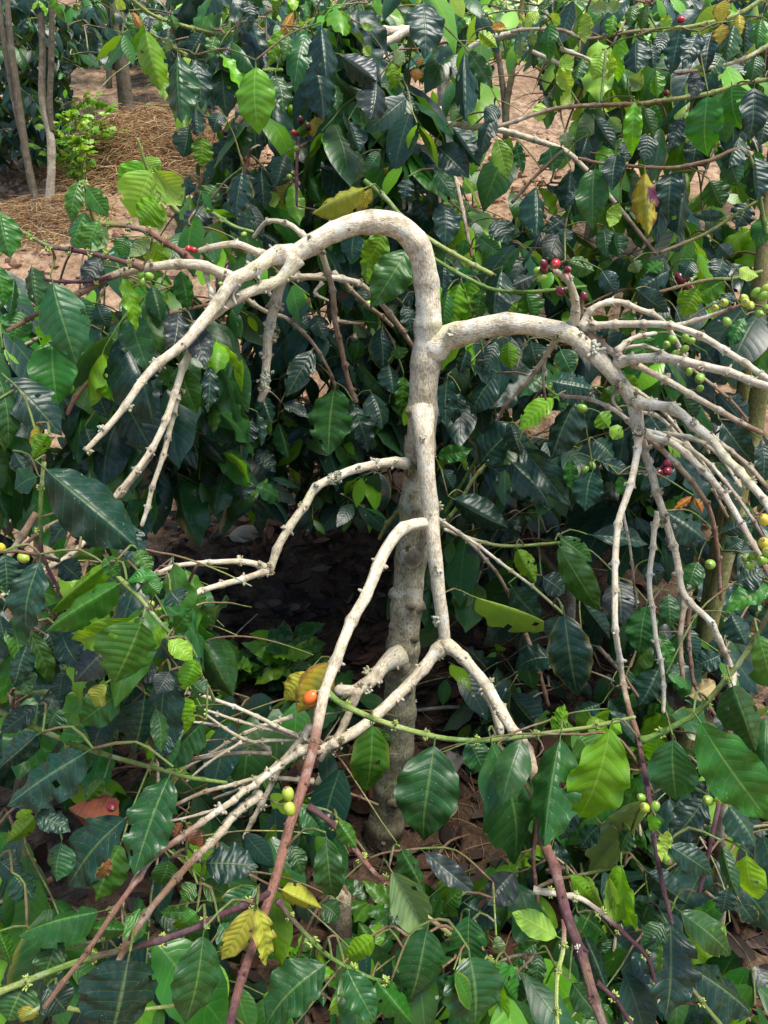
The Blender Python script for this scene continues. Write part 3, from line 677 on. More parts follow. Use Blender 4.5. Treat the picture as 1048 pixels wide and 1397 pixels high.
TB([(366, 778), (335, 788), (290, 803), (250, 819), (218, 830), (170, 856), (130, 885)], 5.5, 3.8, 1.56, 1.18, ('grey', 'pale', 'red', 'brown'), 0.3)
TB([(548, 893), (525, 908), (505, 930), (485, 943), (462, 942)], 12, 9, 1.70, 1.56, ('pale', 'grey'), 0.6, nodes=0.06)
TB([(488, 940), (475, 975), (462, 1006), (447, 1040), (433, 1068)], 7, 5.5, 1.58, 1.50, ('grey', 'pale'), 0.5)
# the pale twig cluster at the lower left
for pts, r0, r1, Y1, tn in (
    ([(415, 1008), (380, 993), (350, 976), (290, 953), (255, 946)], 4, 2.6, 1.35, ('pale', 'pale', 'pale')),
    ([(412, 1006), (360, 993), (315, 980), (280, 968)], 3.6, 2.2, 1.36, PB), ([(368, 1022), (320, 1001), (278, 974)], 3.4, 2.2, 1.34, PB),
    ([(400, 977), (345, 996), (295, 1023), (245, 1053)], 3.6, 2.6, 1.40, PB), ([(415, 1008), (350, 1013), (300, 1026), (262, 1034)], 3.4, 2.4, 1.38, PB),
    ([(370, 1026), (320, 1028), (250, 1037)], 4.6, 3.0, 1.36, ('grey', 'brown')), ([(424, 990), (390, 1036), (365, 1081), (333, 1142)], 6, 4, 1.36, ('grey', 'pale')),
    ([(412, 1024, 1.38), (350, 1068, 1.2), (300, 1103, 1.05), (220, 1163, .89), (190, 1193, .86), (130, 1281, .79), (85, 1343, .75), (60, 1375, .73)], 5.6, 4.2, 0.90, ('pale', 'pale', 'pale', 'red', 'brown')),
    ([(352, 1084, 1.22), (310, 1126, 1.06), (260, 1176, .92), (230, 1211, .87), (195, 1256, .82), (160, 1313, .78), (146, 1345, .76)], 6.4, 5.4, 0.92, ('pale', 'pale', 'brown', 'brown')),
    ([(428, 1066), (350, 1063), (280, 1081), (235, 1098)], 4.2, 3.2, 1.34, ('grey', 'grey', 'brown')), ([(447, 1076), (480, 1084), (515, 1097)], 2.6, 2, 1.42, ('brown', 'brown')),
    ([(458, 1012), (450, 1020), (438, 1036)], 6, 4.5, 1.42, PB)):
    TB(pts, r0, r1, 1.42, Y1, tn, 0.4)
# leafy green shoots growing on from the stripped branches
TB([(445, 944), (470, 962), (524, 987), (589, 1006), (640, 1010), (674, 1009), (720, 1004), (759, 998), (800, 993), (834, 986), (866, 979)], 4.6, 3.0, 1.30, 1.16, ('green', 'lime', 'green', 'lime', 'lime'), 0, 1.0, nodes=0.085)
GREEN = tree.nodes[-1][1]
TB([(874, 1011), (900, 1000), (930, 985), (949, 974), (990, 931), (1020, 890), (1052, 832)], 4.4, 3.4, 1.10, 1.10, ('green', 'green', 'lime', 'lime', 'purple'), 0, 1.0, nodes=0.07)
TB([(421, 1100), (460, 1131), (505, 1186), (522, 1200), (584, 1251), (644, 1296), (684, 1318), (705, 1322)], 4.2, 2.8, 1.10, 0.92, ('purple', 'red', 'red', 'lime', 'green'), 0, 1.0, nodes=0.065)
TB([(378, 1228), (400, 1255), (450, 1305), (500, 1331), (530, 1340)], 4.0, 2.4, 0.92, 0.86, ('purple', 'green', 'green'), 0, 1.0, nodes=0.06)
TB([(-10, 1357), (60, 1328), (120, 1308), (185, 1291), (250, 1271), (305, 1245), (352, 1226), (368, 1218)], 4.6, 5.0, 0.78, 0.90, ('lime', 'green', 'purple', 'purple', 'purple'), 0, 1.0, nodes=0.085)
TB([(728, 1214), (765, 1222), (798, 1229), (852, 1274), (885, 1307), (898, 1361)], 4.2, 2.8, 1.0, 0.92, ('pale', 'pale', 'purple', 'purple', 'purple'), 0, 0.7)
TB([(770, 1255), (766, 1300), (760, 1335), (762, 1400)], 3.6, 3.2, 0.96, 0.84, ('red', 'lime', 'lime'), 0, 1.0)
TB([(815, 1340), (840, 1365), (866, 1402)], 3.2, 3, 0.84, 0.82, ('purple', 'purple'), 0, 0.6)
TB([(588, 700, 1.78), (612, 716), (640, 736), (700, 780), (770, 838)], 3.0, 2.3, 1.76, 1.64, ('pale', 'pale', 'lime'), 0.1)
TB([(590, 708, 1.8), (620, 724), (660, 760), (690, 800), (706, 850)], 3, 2.6, 1.76, 1.8, ('grey', 'brown'), 0.2)
TB([(550, 690), (530, 715), (518, 735)], 4, 3, 1.79, 1.83, ('moss', 'moss'), 0)
for pts, r0, r1, Y0, Y1, tn in (
    ([(800, 478), (850, 520), (905, 562), (960, 640), (992, 705)], 3.6, 2.4, 1.64, 1.5, ('grey', 'pale', 'brown')), ([(872, 585), (930, 605), (985, 650), (1048, 742)], 3.8, 2.6, 1.55, 1.34, ('pale', 'pale', 'red')),
    ([(820, 482), (880, 472), (930, 495), (990, 540), (1020, 575)], 3.4, 2.2, 1.66, 1.55, ('pale', 'brown')), ([(868, 560), (905, 575), (950, 620), (985, 668)], 3.2, 2.2, 1.58, 1.5, GP), ([(850, 700), (862, 760), (868, 830)], 2.6, 1.8, 1.56, 1.5, ('pale', 'brown')),
    ([(928, 566), (955, 590), (968, 618)], 3, 2, 1.52, 1.5, ('pale', 'pale')), ([(845, 522), (836, 545), (846, 560)], 3, 2.4, 1.58, 1.56, ('dark', 'grey')),
    ([(300, 990), (262, 985), (240, 992)], 2.4, 1.8, 1.36, 1.34, PB), ([(330, 1012), (285, 1040), (255, 1066)], 2.8, 2, 1.38, 1.36, PB), ([(300, 1103), (250, 1116), (190, 1128)], 2.6, 1.8, 1.06, 1.0, ('pale', 'brown')), ([(380, 1040), (330, 1075), (292, 1090)], 3, 2, 1.40, 1.38, GP),
    ([(440, 385), (430, 400), (448, 410)], 3, 2, 1.72, 1.70, GP), ([(330, 382), (318, 400), (322, 415)], 3, 2, 1.6, 1.58, GP), ([(215, 598), (206, 620), (188, 642)], 3, 2, 1.5, 1.48, ('grey', 'brown'))):
    TB(pts, r0, r1, Y0, Y1, tn, 0.5)
# bristly old nodes, crusted with lichen and dead buds
for (x, y, n_, sz, dk) in ((607, 884, 14, .020, 0), (546, 903, 12, .020, 1), (484, 941, 9, .018, 0), (366, 778, 10, .016, 0), (455, 646, 9, .017, 2), (872, 590, 12, .017, 0), (866, 551, 9, .017, 0), (846, 521, 9, .015, 0), (796, 466, 8, .014, 0), (782, 444, 9, .014, 0), (378, 344, 10, .016, 1), (395, 352, 9, .016, 0), (270, 446, 9, .014, 0),
        (242, 541, 8, .012, 0), (464, 1011, 12, .018, 0), (414, 1010, 9, .015, 0), (362, 500, 8, .016, 2), (359, 530, 8, .016, 2), (370, 450, 6, .013, 2), (934, 811, 8, .013, 0), (909, 716, 6, .012, 0), (566, 638, 8, .018, 1), (574, 582, 8, .012, 0), (568, 722, 8, .014, 1), (597, 800, 5, .012, 0), (322, 384, 7, .014, 0)):
    tgt = at(x, y, 1.5); rd = (tgt - CAM).normalized()
    q = min(tree.nodes, key=lambda g: (g[0] - CAM - rd * (g[0] - CAM).dot(rd)).length_squared + 0.0004 * (g[0].y - 1.5) ** 2)
    for _ in range(n_):
        dv = (-rd + Vector((random.gauss(0, .8), random.gauss(0, .5), random.gauss(0, .8)))).normalized(); dv = (dv - q[2] * dv.dot(q[2]) * .6).normalized()
        p = q[0] + q[2] * random.uniform(-.010, .010) + dv * random.uniform(.008, .0165)
        col = random.choice([[(0.33, 0.30, 0.19), (0.22, 0.18, 0.10), (0.42, 0.39, 0.28), (0.14, 0.11, 0.065)], [(0.12, 0.11, 0.045), (0.09, 0.085, 0.03), (0.2, 0.17, 0.08)], [(0.38, 0.38, 0.29), (0.30, 0.31, 0.22)]][dk])
        put_small(random.choice(TUFT), 'lichen', q[1], tree.base, p, dv, sz * random.uniform(.35, .75), col)
def leaves(plant, ox, oy, k, Y, jit, text, meshes=None):
    random.seed(len(text) * 31 + int(ox) * 7 + int(oy))
    for rec in text.split(';'):
        f = rec.split()
        if len(f) < 6: continue
        bx, by, tx, ty, w_ = (float(q) for q in f[:5]); Y_ = float(f[6]) if len(f) > 6 else Y + random.uniform(-jit, jit)
        plant.px_leaf(ox + bx / k, oy + by / k, ox + tx / k, oy + ty / k, w_ / k, f[5], Y_, meshes or LV_HI)
K = 2.994
leaves(tree, 0, 0, 1, 1.2, 0.02, """508 990 500 1088 55 M 1.24;592 1018 575 1150 86 G 1.22;671 1014 712 1187 74 G 1.19;690 1030 736 1122 62 M 1.26;764 1008 740 1156 66 G 1.15;832 994 790 1126 78 B 1.12;
790 1003 812 1042 44 M 1.2;640 1010 662 1056 38 G 1.25;760 1006 771 962 22 B 1.2;836 988 850 1000 24 B 1.18;508 992 530 1030 30 M 1.3;
450 905 405 975 48 Y 1.42;420 918 386 956 32 K 1.44;345 1240 302 1310 38 K 0.84;352 1240 366 1322 29 K 0.82;
956 986 1050 1122 78 M 1.0;918 1010 922 1092 64 G 1.06;1000 936 1034 1030 54 G 1.06;898 1006 892 1050 40 B 1.12;1035 867 1052 934 34 M 1.06;
445 1144 456 1232 42 G 1.0;462 1120 487 1158 24 M 1.05;443 1316 355 1400 64 G 0.82;583 1268 560 1372 66 G 0.9;641 1306 650 1400 84 G 0.88;535 1190 580 1268 54 P 1.0;548 1160 582 1222 32 G 1.02;
510 1281 464 1315 30 B 0.9;482 1344 452 1384 26 L 0.86;474 1322 512 1396 42 G 0.85;514 1338 566 1400 40 M 0.86;528 1336 568 1368 38 M 0.9;
175 1310 148 1430 106 D 0.74;277 1278 254 1400 62 G 0.80;66 1347 90 1380 46 D 0.76;198 1272 172 1252 46 M 0.84;268 1245 246 1262 22 M 0.84;350 1210 296 1258 38 G 0.92;385 1214 440 1240 28 K 0.96;
640 1250 640 1330 50 G 0.96;677 1318 684 1395 30 B 0.9;677 1320 706 1370 40 M 0.9;770 839 788 952 60 D 1.56;768 842 748 876 34 D 1.6;650 815 765 858 28 L 1.66;
108 248 96 302 26 M 1.52;120 256 148 296 30 M 1.5;116 290 96 340 36 M 1.5;135 302 118 348 30 M 1.48;145 310 125 345 18 P 1.46;205 326 176 350 20 P 1.5;214 330 204 362 28 B 1.55;172 322 164 350 26 M 1.56;
0 290 14 352 40 M 1.3;72 386 104 496 66 G 1.38;43 364 50 418 32 G 1.4;-4 362 6 418 28 M 1.36;20 380 14 430 18 G 1.42;80 388 60 480 40 B 1.45;28 425 18 466 40 M 1.42;72 464 78 555 62 M 1.5""")
leaves(tree, 698, 1047, K, 0.95, 0.05, """300 690 400 940 110 D;250 880 370 1040 120 G;130 890 0 1000 140 G;110 760 100 900 70 G;650 635 640 1040 215 D 0.98;690 590 920 780 130 G;185 690 0 590 105 L 0.98;610 715 600 850 30 M 0.9;585 200 560 262 60 B;
640 260 610 380 55 L;650 320 830 440 110 D;960 360 1000 560 120 B 1.05;860 320 920 530 70 G;620 640 540 740 100 G""")

for x, y, r, c, Y in ((742, 360, 6.5, 'd', 1.56), (758, 360, 7.5, 'r', 1.55), (742, 368, 6, 'd', 1.57), (774, 368, 6, 'd', 1.58), (773, 375, 5.5, 'r', 1.6), (734, 369, 6, 'g', 1.58), (739, 379, 7, 'g', 1.57), (765, 397, 7, 'd', 1.62), (797, 404, 6, 'd', 1.66),
    (988, 413, 7, 'l', 1.48), (976, 420, 5.5, 'l', 1.5), (1015, 407, 7, 'l', 1.46), (1017, 413, 7, 'l', 1.45), (1024, 417, 6.5, 'l', 1.46), (1032, 399, 7, 'g', 1.48), (1042, 404, 7.5, 'g', 1.46), (1045, 394, 7, 'l', 1.47), (1047, 421, 7, 'g', 1.45), (1036, 428, 6.5, 'g', 1.48), (992, 439, 7, 'g', 1.5),
    (1043, 709, 9, 'o', 1.26), (1042, 741, 8.5, 'y', 1.26), (1046, 753, 8, 'l', 1.25), (1029, 758, 7.5, 'g', 1.27), (1040, 764, 8, 'g', 1.25), (1022, 771, 7.5, 'g', 1.27), (1018, 762, 7, 'g', 1.28), (969, 770, 8, 'g', 1.48),
    (984, 953, 9, 'k', 1.42), (875, 1088, 7, 'g', 1.02), (880, 1102, 7.5, 'l', 1.0), (894, 1100, 7.5, 'g', 1.0), (911, 1172, 9, 'g', .94), (966, 1092, 8, 'g', 1.04), (981, 1091, 7.5, 'l', 1.03), (999, 1089, 9, 'g', 1.04),
    (393, 1083, 9.5, 'l', 1.04), (395, 1103, 10, 'l', 1.03), (424, 952, 11, 'o', 1.30), (192, 375, 6, 'g', 1.5), (204, 377, 6, 'g', 1.5), (195, 385, 6, 'g', 1.5), (301, 387, 3.5, 'g', 1.56), (148, 512, 6, 'g', 1.52), (93, 530, 8, 'g', 1.48),
    (257, 339, 5, 'r', 1.6), (264, 341, 5, 'r', 1.6), (205, 825, 7, 'l', 1.3), (220, 833, 5.5, 'g', 1.32), (203, 841, 6, 'g', 1.32), (910, 470, 6, 'g', 1.6), (918, 463, 6, 'g', 1.6), (935, 461, 6, 'g', 1.58), (943, 465, 6, 'g', 1.58), (934, 476, 6, 'g', 1.58), (921, 483, 5.5, 'g', 1.6), (940, 507, 6, 'g', 1.6), (955, 516, 7.5, 'g', 1.58), (955, 530, 6, 'g', 1.6)):
    tree.cherry(x, y, r, c, Y)

# ================================================================ the bushes round it
SOILWIN = [(100, 95, 245, 330, 1.0), (0, 235, 100, 372, 1.0), (660, 90, 738, 285, 0.85), (300, 700, 520, 900, 1.0), (215, 650, 290, 800, 0.8), (725, 1000, 800, 1265, 1.0, 1.3), (780, 1230, 835, 1400, 1.0, 1.0), (300, 1000, 440, 1400, 0.9, 1.0), (110, 1060, 330, 1330, 0.75, 1.05), (860, 980, 925, 1260, 0.9, 1.12), (940, 1050, 1005, 1220, 0.9, 1.12), (1005, 1240, 1060, 1345, 1.0), (590, 1010, 642, 1210, 0.8), (500, 900, 640, 1180, 0.8), (160, 985, 210, 1110, 0.6), (230, 930, 520, 1150, 0.88), (435, 1195, 495, 1345, 0.9), (390, 880, 470, 985, 0.95), (735, 215, 800, 290, 0.5)]
def clear(p):
    x, y = proj(p)
    return not any(w_[0] < x < w_[2] and w_[1] < y < w_[3] and (len(w_) < 6 or p.y < w_[5]) and random.random() < w_[4] for w_ in SOILWIN)
def fill(plant, rect, Y0, Y1, n, leaflen, pal, pairs=(3, 6), lead=(0, 0), meshes=LV_LO, limit=300, bag=None, gap=0.05, r=0.0024, ok=clear, connect=True):
    random.seed(int(rect[0] * 7 + rect[1] * 3 + rect[2] + n * 11) + 100000)
    for _ in range(n):
        for _try in range(8):
            px, py = random.uniform(rect[0], rect[2]), random.uniform(rect[1], rect[3]); Y = random.uniform(Y0, Y1); p = at(px, py, Y)
            if ok(p): break
        else: continue
        if p.z < gz(p.x, p.y) + 0.10: p.z = gz(p.x, p.y) + random.uniform(0.10, 0.22)
        d = Vector((p.x - plant.base.x, p.y - plant.base.y, 0)); d = d.normalized() if d.length > .05 else Vector((1, 0, 0))
        d = (d * 0.6 + Vector((random.gauss(0, .6), random.gauss(-.3, .5), random.uniform(-.2, .35)))).normalized()
        plant.spray(p, d, random.randint(*pairs), leaflen, pal, gap=gap, meshes=meshes, ok=ok, limit=limit, bag=bag, r=r, connect=connect)
def bush(label, base, trunk_pts, tints=('grey', 'grey'), group='leafy coffee bushes'):
    b = Plant('coffee_bush', Vector((base[0], base[1], gz(base[0], base[1]))), label, 'bush', group)
    P = [(Vector((base[0], base[1], gz(*base) - 0.03)), trunk_pts[0][3])] + [(Vector(q[:3]), q[3]) for q in trunk_pts]
    b.wood('trunk', P, tints, 10, rough=0.12, nodes=0.12, nodeamp=0.12)
    return b
def px_trunk(px, py, Y, r): p = at(px, py, Y); return (p.x, p.y, p.z, r * mpp(py, Y))

# --- behind the arch, top middle
p0 = at(608, 172, 2.85)
k1 = bush('large leafy coffee bush behind the arch, thick grey trunk and long drooping twigs', (p0.x + 0.02, 2.85), [px_trunk(607, 240, 2.85, 10), px_trunk(608, 172, 2.85, 10), px_trunk(604, 100, 2.85, 9), px_trunk(600, 45, 2.85, 8), px_trunk(596, 0, 2.85, 6)], ('far', 'grey'))
def KB(pl, pts, r0, r1, Y0, Y1, tn, bud=0.0, **k):
    k.setdefault('stubs', False); k.setdefault('nodes', 0.07)
    o, f, n = pl.px_branch(pts, r0, r1, Y0, Y1, tn, **k)
    if bud: pl.buds(n, o, 0.008, bud)
    return o
KB(k1, [(600, 45), (565, 42), (537, 43), (500, 43), (467, 53), (430, 62), (380, 75)], 7, 4, 2.84, 2.5, ('pale', 'pale', 'grey'))
KB(k1, [(602, 60), (560, 42), (537, 53), (494, 70), (450, 100)], 6, 4, 2.84, 2.5, ('pale', 'grey'))
KB(k1, [(604, 110), (617, 97), (634, 77), (657, 58), (698, 47), (740, 38)], 7, 4, 2.85, 2.7, ('pale', 'pale', 'grey'))
KB(k1, [(608, 150), (577, 162), (560, 150)], 6, 4, 2.84, 2.4, PB)
KB(k1, [(577, 162), (603, 169), (634, 172), (670, 175), (720, 188), (770, 206), (798, 230), (831, 267), (858, 300), (895, 347)], 5, 2.4, 2.45, 2.1, ('pale', 'pale', 'grey', 'brown'))
KB(k1, [(604, 165), (613, 207), (627, 267), (636, 310), (644, 350)], 3.2, 2.4, 2.3, 2.1, ('red', 'pale', 'red'))
KB(k1, [(551, 143), (550, 200), (551, 284)], 3, 2.4, 2.3, 2.2, ('pale', 'grey'))
KB(k1, [(564, 160), (580, 190), (597, 247), (600, 278)], 3.2, 2.4, 2.35, 2.2, ('pale', 'brown'))
KB(k1, [(552, 145), (517, 200), (497, 247)], 2.4, 2, 2.35, 2.25, ('brown', 'brown'))
KB(k1, [(474, 170), (454, 217), (450, 250)], 3, 2.4, 2.4, 2.3, ('brown', 'brown'))
KB(k1, [(505, 190), (484, 220), (480, 248)], 4.4, 3, 2.4, 2.3, ('grey', 'grey'))
KB(k1, [(500, 130), (450, 164), (424, 184), (390, 200)], 4, 2.6, 2.5, 2.3, ('brown', 'moss'))
KB(k1, [(407, 187), (405, 230), (405, 280)], 2.4, 1.8, 2.1, 2.05, ('purple', 'purple'))
KB(k1, [(463, 178), (430, 190), (410, 200)], 2.2, 1.8, 2.3, 2.15, ('brown', 'brown'))
KB(k1, [(329, 160), (300, 204), (267, 264)], 4, 3, 2.35, 2.25, ('brown', 'brown'))
KB(k1, [(341, 205), (334, 232), (325, 260)], 3, 2, 2.3, 2.2, ('red', 'red'))
KB(k1, [(430, 75), (390, 70), (350, 63), (314, 52), (274, 42), (240, 32), (207, 20), (178, -2)], 3.4, 2.2, 2.4, 2.0, ('brown', 'purple', 'lime', 'lime'), 1.0)
KB(k1, [(385, 96), (324, 95), (267, 80), (240, 67), (205, 45)], 2.8, 2, 2.3, 2.0, ('green', 'lime'), 1.0)
KB(k1, [(243, 290), (217, 260), (200, 227), (188, 190)], 4, 2, 1.95, 1.9, ('lime', 'green', 'lime'), 0.3)
KB(k1, [(497, 246), (524, 268), (550, 298), (584, 325), (634, 355), (671, 374)], 3.2, 3.2, 1.98, 1.9, ('green', 'lime', 'lime'))
KB(k1, [(560, 330), (600, 358), (639, 380), (674, 395), (724, 398), (799, 391)], 2.8, 2.2, 1.9, 1.85, ('green', 'green'))
KB(k1, [(283, 285), (318, 308), (345, 316)], 3, 2, 1.95, 1.9, ('green', 'lime'), 0.6)
leaves(k1, 0, 0, K, 2.05, 0.08, """595 125 650 365 115 B 1.95;640 230 680 420 65 L;725 225 735 495 132 G 1.97;800 245 825 445 102 D;905 285 925 470 122 D;825 135 770 235 92 D;950 165 880 275 85 S;610 70 600 135 40 S;690 115 690 190 65 D;690 150 680 215 42 P;
1045 275 1055 550 158 B 1.9;500 0 480 40 45 L;545 50 575 115 36 O;575 660 510 790 125 B 1.92;615 700 540 890 200 L 1.9;640 700 740 840 140 L 1.9;600 640 640 720 90 L 1.93;640 820 570 920 130 B 1.88;660 830 650 950 50 L 1.88;
640 990 620 1050 70 B;830 840 780 930 110 S;840 850 800 980 82 P;900 920 870 990 80 P;990 700 960 880 110 D;960 800 980 960 150 D;800 440 800 550 70 D;770 520 750 640 92 D;830 560 820 680 90 B;900 460 870 540 70 D;760 720 760 800 60 D;
880 150 860 240 60 M;650 80 640 130 50 M;1010 0 1030 100 72 D;560 60 540 150 60 M;700 60 720 120 50 M;930 560 900 700 90 D 2.2;900 650 850 760 90 G 2.2;960 500 1000 640 100 G 2.2;880 760 820 850 80 M;740 770 720 860 60 G""")
leaves(k1, 350, 0, K, 2.1, 0.1, """680 15 690 235 152 D 2.0;265 110 285 315 124 D 1.95;245 250 275 495 142 D 2.0;350 230 490 330 122 S;490 335 465 490 132 S;200 140 150 360 110 G;100 120 50 270 62 B;150 50 95 140 46 O;130 140 110 250 50 M;210 230 190 380 72 G;80 310 110 460 92 G;
545 255 570 370 56 B;600 215 560 260 60 P;600 370 660 470 76 D;670 235 665 270 30 O;660 280 650 330 56 O;850 215 845 475 96 D;870 210 965 360 72 G;990 440 930 500 72 D;970 470 910 640 72 D;800 520 910 680 82 D;740 600 870 730 112 D;
985 570 1025 735 86 B;540 560 580 695 72 D;670 620 715 830 102 D;760 830 775 1010 112 D;730 700 810 810 72 G;440 770 225 870 115 K 1.85;470 770 400 865 52 Y 1.88;50 780 80 850 56 L;130 730 100 840 62 Y;120 630 80 760 112 D;240 480 270 570 100 Y;300 590 290 700 50 Y;
310 670 320 760 42 Y;520 690 590 720 42 Y;90 830 190 900 92 B;20 700 30 850 82 D;640 820 700 900 62 D;515 950 450 1090 112 B 1.85;400 960 390 1060 100 D;15 950 110 1010 100 D;850 980 840 1050 62 M;970 900 1030 1000 100 D;910 970 1000 1040 72 G;
910 130 985 195 52 L;960 110 1025 115 32 O;430 100 480 120 30 L;320 60 390 80 42 L;440 190 470 230 40 L;300 330 330 450 70 G;380 500 420 620 90 D;500 620 450 700 60 G;430 640 410 740 70 P;620 730 600 820 70 D;560 880 600 960 70 D;330 830 250 900 70 D""")
leaves(k1, 0, 0, 1, 1.85, 0.03, "510 320 500 388 32 B;556 342 506 420 52 M 1.82")
for x, y, r, c, Y in ((401, 181, 5, 'r', 2.05), (410, 164, 5.5, 'k', 2.08), (420, 173, 5.5, 'k', 2.07), (604, 168, 5, 'r', 2.28), (598, 151, 5.5, 'k', 2.32), (404, 203, 4.5, 'g', 2.05), (395, 241, 4.5, 'g', 2.05), (307, 181, 5, 'k', 2.2), (333, 320, 5, 'g', 1.9)): k1.cherry(x, y, r, c, Y)
bag = []
fill(k1, (235, -20, 560, 300), 2.25, 2.9, 46, 0.165, 'DDGDMMB', bag=bag)
fill(k1, (380, 60, 660, 400), 2.3, 2.9, 32, 0.165, 'DDGGMB', bag=bag); fill(k1, (600, -10, 665, 340), 2.4, 3.2, 18, 0.15, 'DDGMBL', pairs=(2, 4), bag=bag); fill(k1, (650, 285, 760, 370), 2.3, 3.0, 14, 0.15, 'DDGM', pairs=(2, 3), bag=bag); bag_mesh(k1, bag)

# --- top right
k2 = bush('leafy coffee bush filling the upper right, mossy yellow green stems and a yellow blotched leaf', (0.88, 2.0), [px_trunk(1032, 560, 2.0, 12), px_trunk(1030, 470, 2.0, 11), px_trunk(1043, 330, 2.0, 10), px_trunk(1056, 200, 2.05, 8), px_trunk(1060, 60, 2.1, 6)], ('moss', 'moss', 'moss', 'brown'))
p1 = at(1012, 520, 2.06)
k2.wood('trunk', [(Vector((p1.x - 0.01, 2.06, gz(p1.x, 2.06) - .02)), 0.021), (at(1011, 560, 2.06), 0.019), (at(1018, 470, 2.06), 0.018), (at(1036, 380, 2.05), 0.016), (at(1080, 250, 2.1), 0.012)], ('moss', 'moss'), 10, rough=0.12)
KB(k2, [(1056, 100), (1048, 108), (1015, 113), (965, 128), (898, 138), (865, 142), (765, 147), (698, 167), (680, 172)], 3, 2.6, 2.1, 2.0, ('lime', 'lime', 'brown', 'brown', 'grey'))
KB(k2, [(1060, 55), (1018, 79), (975, 92), (925, 100)], 3, 2, 2.15, 2.05, ('lime', 'grey', 'brown'))
KB(k2, [(1058, -10), (1036, 2), (998, 23), (932, 38), (865, 43), (800, 53), (765, 41), (720, 40), (698, 43)], 3, 2.2, 2.2, 2.1, ('lime', 'lime', 'brown', 'grey'), 0.5)
KB(k2, [(1046, 320), (1020, 210), (965, 220), (911, 229), (825, 223), (790, 216)], 3, 2, 1.98, 1.95, ('green', 'brown', 'brown'))
KB(k2, [(1040, 370), (1000, 380), (965, 382), (900, 398)], 2.4, 2, 1.95, 1.9, ('green', 'red'))
KB(k2, [(718, 67), (764, 88), (798, 110)], 3.2, 2.6, 2.4, 2.4, ('pale', 'grey')); KB(k2, [(764, 66), (805, 82), (815, 90)], 3, 2.4, 2.4, 2.4, ('pale', 'grey'))
KB(k2, [(698, 277), (731, 240), (768, 205)], 2.4, 2, 2.1, 2.1, ('brown', 'brown')); KB(k2, [(827, 68), (824, 100), (820, 138)], 2, 2, 2.05, 2.02, ('lime', 'green'))
KB(k2, [(900, 345), (960, 320), (1000, 295), (1040, 270)], 2.4, 2, 1.95, 2.0, ('brown', 'green'))
leaves(k2, 698, 0, K, 2.05, 0.08, """160 95 150 250 72 M;110 50 50 110 52 L;150 60 200 100 52 L;45 150 35 240 50 P;80 120 90 190 42 P;300 50 300 180 62 L;370 215 330 330 84 L;400 220 390 330 72 L;220 220 230 300 62 L;200 270 240 380 72 L;450 150 430 340 72 B;
510 160 510 300 112 D;690 130 650 300 86 D;760 140 700 280 92 D;820 130 790 300 82 D;910 100 870 240 82 G;960 80 950 220 72 D;570 180 580 280 72 D;620 130 600 220 62 D;870 0 850 100 72 Y;930 60 930 150 62 Y;860 100 850 180 62 Y;
550 25 530 120 62 M;500 20 480 110 50 M;360 0 350 65 72 P;420 0 410 60 62 P;590 290 595 400 62 B;480 320 540 350 72 P;760 290 740 400 72 S;500 420 490 640 76 B 1.95;800 395 790 640 148 M 1.92;900 350 920 520 120 M;
990 360 970 580 112 D;1040 470 1010 600 82 D;990 640 1000 820 122 D;430 630 410 780 92 D 1.95;340 690 330 940 132 M;560 540 540 670 82 D;240 700 230 870 86 D;100 765 105 960 108 D;280 780 220 840 52 D;220 540 230 600 62 P;310 560 280 650 72 D;
545 705 560 960 104 V 1.9;650 700 640 900 112 D;700 700 680 960 122 D;600 740 600 980 102 D;810 740 860 850 112 G;870 880 740 880 46 D;1050 880 1000 1005 92 M;440 830 400 930 62 L;380 930 390 1050 82 G;420 950 440 1050 82 G;220 930 210 1000 62 D;220 890 130 950 70 D;
700 480 640 620 82 D;580 430 590 540 62 M;540 440 580 560 72 M;450 580 480 660 60 D;400 480 450 540 52 P;340 480 420 610 72 D;700 1000 640 1010 42 D;960 830 920 930 102 D;850 1000 900 1050 80 D;20 580 45 710 52 G;160 600 170 700 112 G;
860 220 800 320 90 G;1000 230 980 330 80 G;930 560 880 680 100 D;760 560 740 680 90 D;880 640 930 760 90 G;290 240 260 330 60 M;1020 80 1000 180 70 M;640 60 620 130 50 L;240 380 200 440 60 L;420 60 400 150 50 B;120 420 110 500 60 L""")
leaves(k2, 698, 350, K, 1.9, 0.06, """640 60 510 140 92 D;520 140 640 230 92 D;740 20 700 90 82 D;860 10 830 90 92 D;230 20 340 60 82 M;370 60 430 150 82 D;60 150 90 260 112 M;90 80 0 120 62 S;900 150 860 210 62 D;760 130 700 250 100 B;870 90 750 190 82 B;480 220 470 330 72 M;
950 250 890 370 62 M;1040 260 1000 420 92 D;930 50 1010 80 52 L;500 20 520 70 62 P;560 60 620 20 60 M""")
for x, y, r, c, Y in ((929, 27, 5, 'r', 2.1), (909, 127, 4.5, 'd', 2.02), (928, 380, 8, 'd', 1.95), (938, 394, 7.5, 'd', 1.94), (924, 392, 7, 'k', 1.96), (936, 378, 7, 'd', 1.97)): k2.cherry(x, y, r, c, Y)
bag = []
fill(k2, (720, -20, 1070, 380), 2.25, 2.9, 62, 0.165, 'DDGDMMLBMB', bag=bag); bag_mesh(k2, bag)

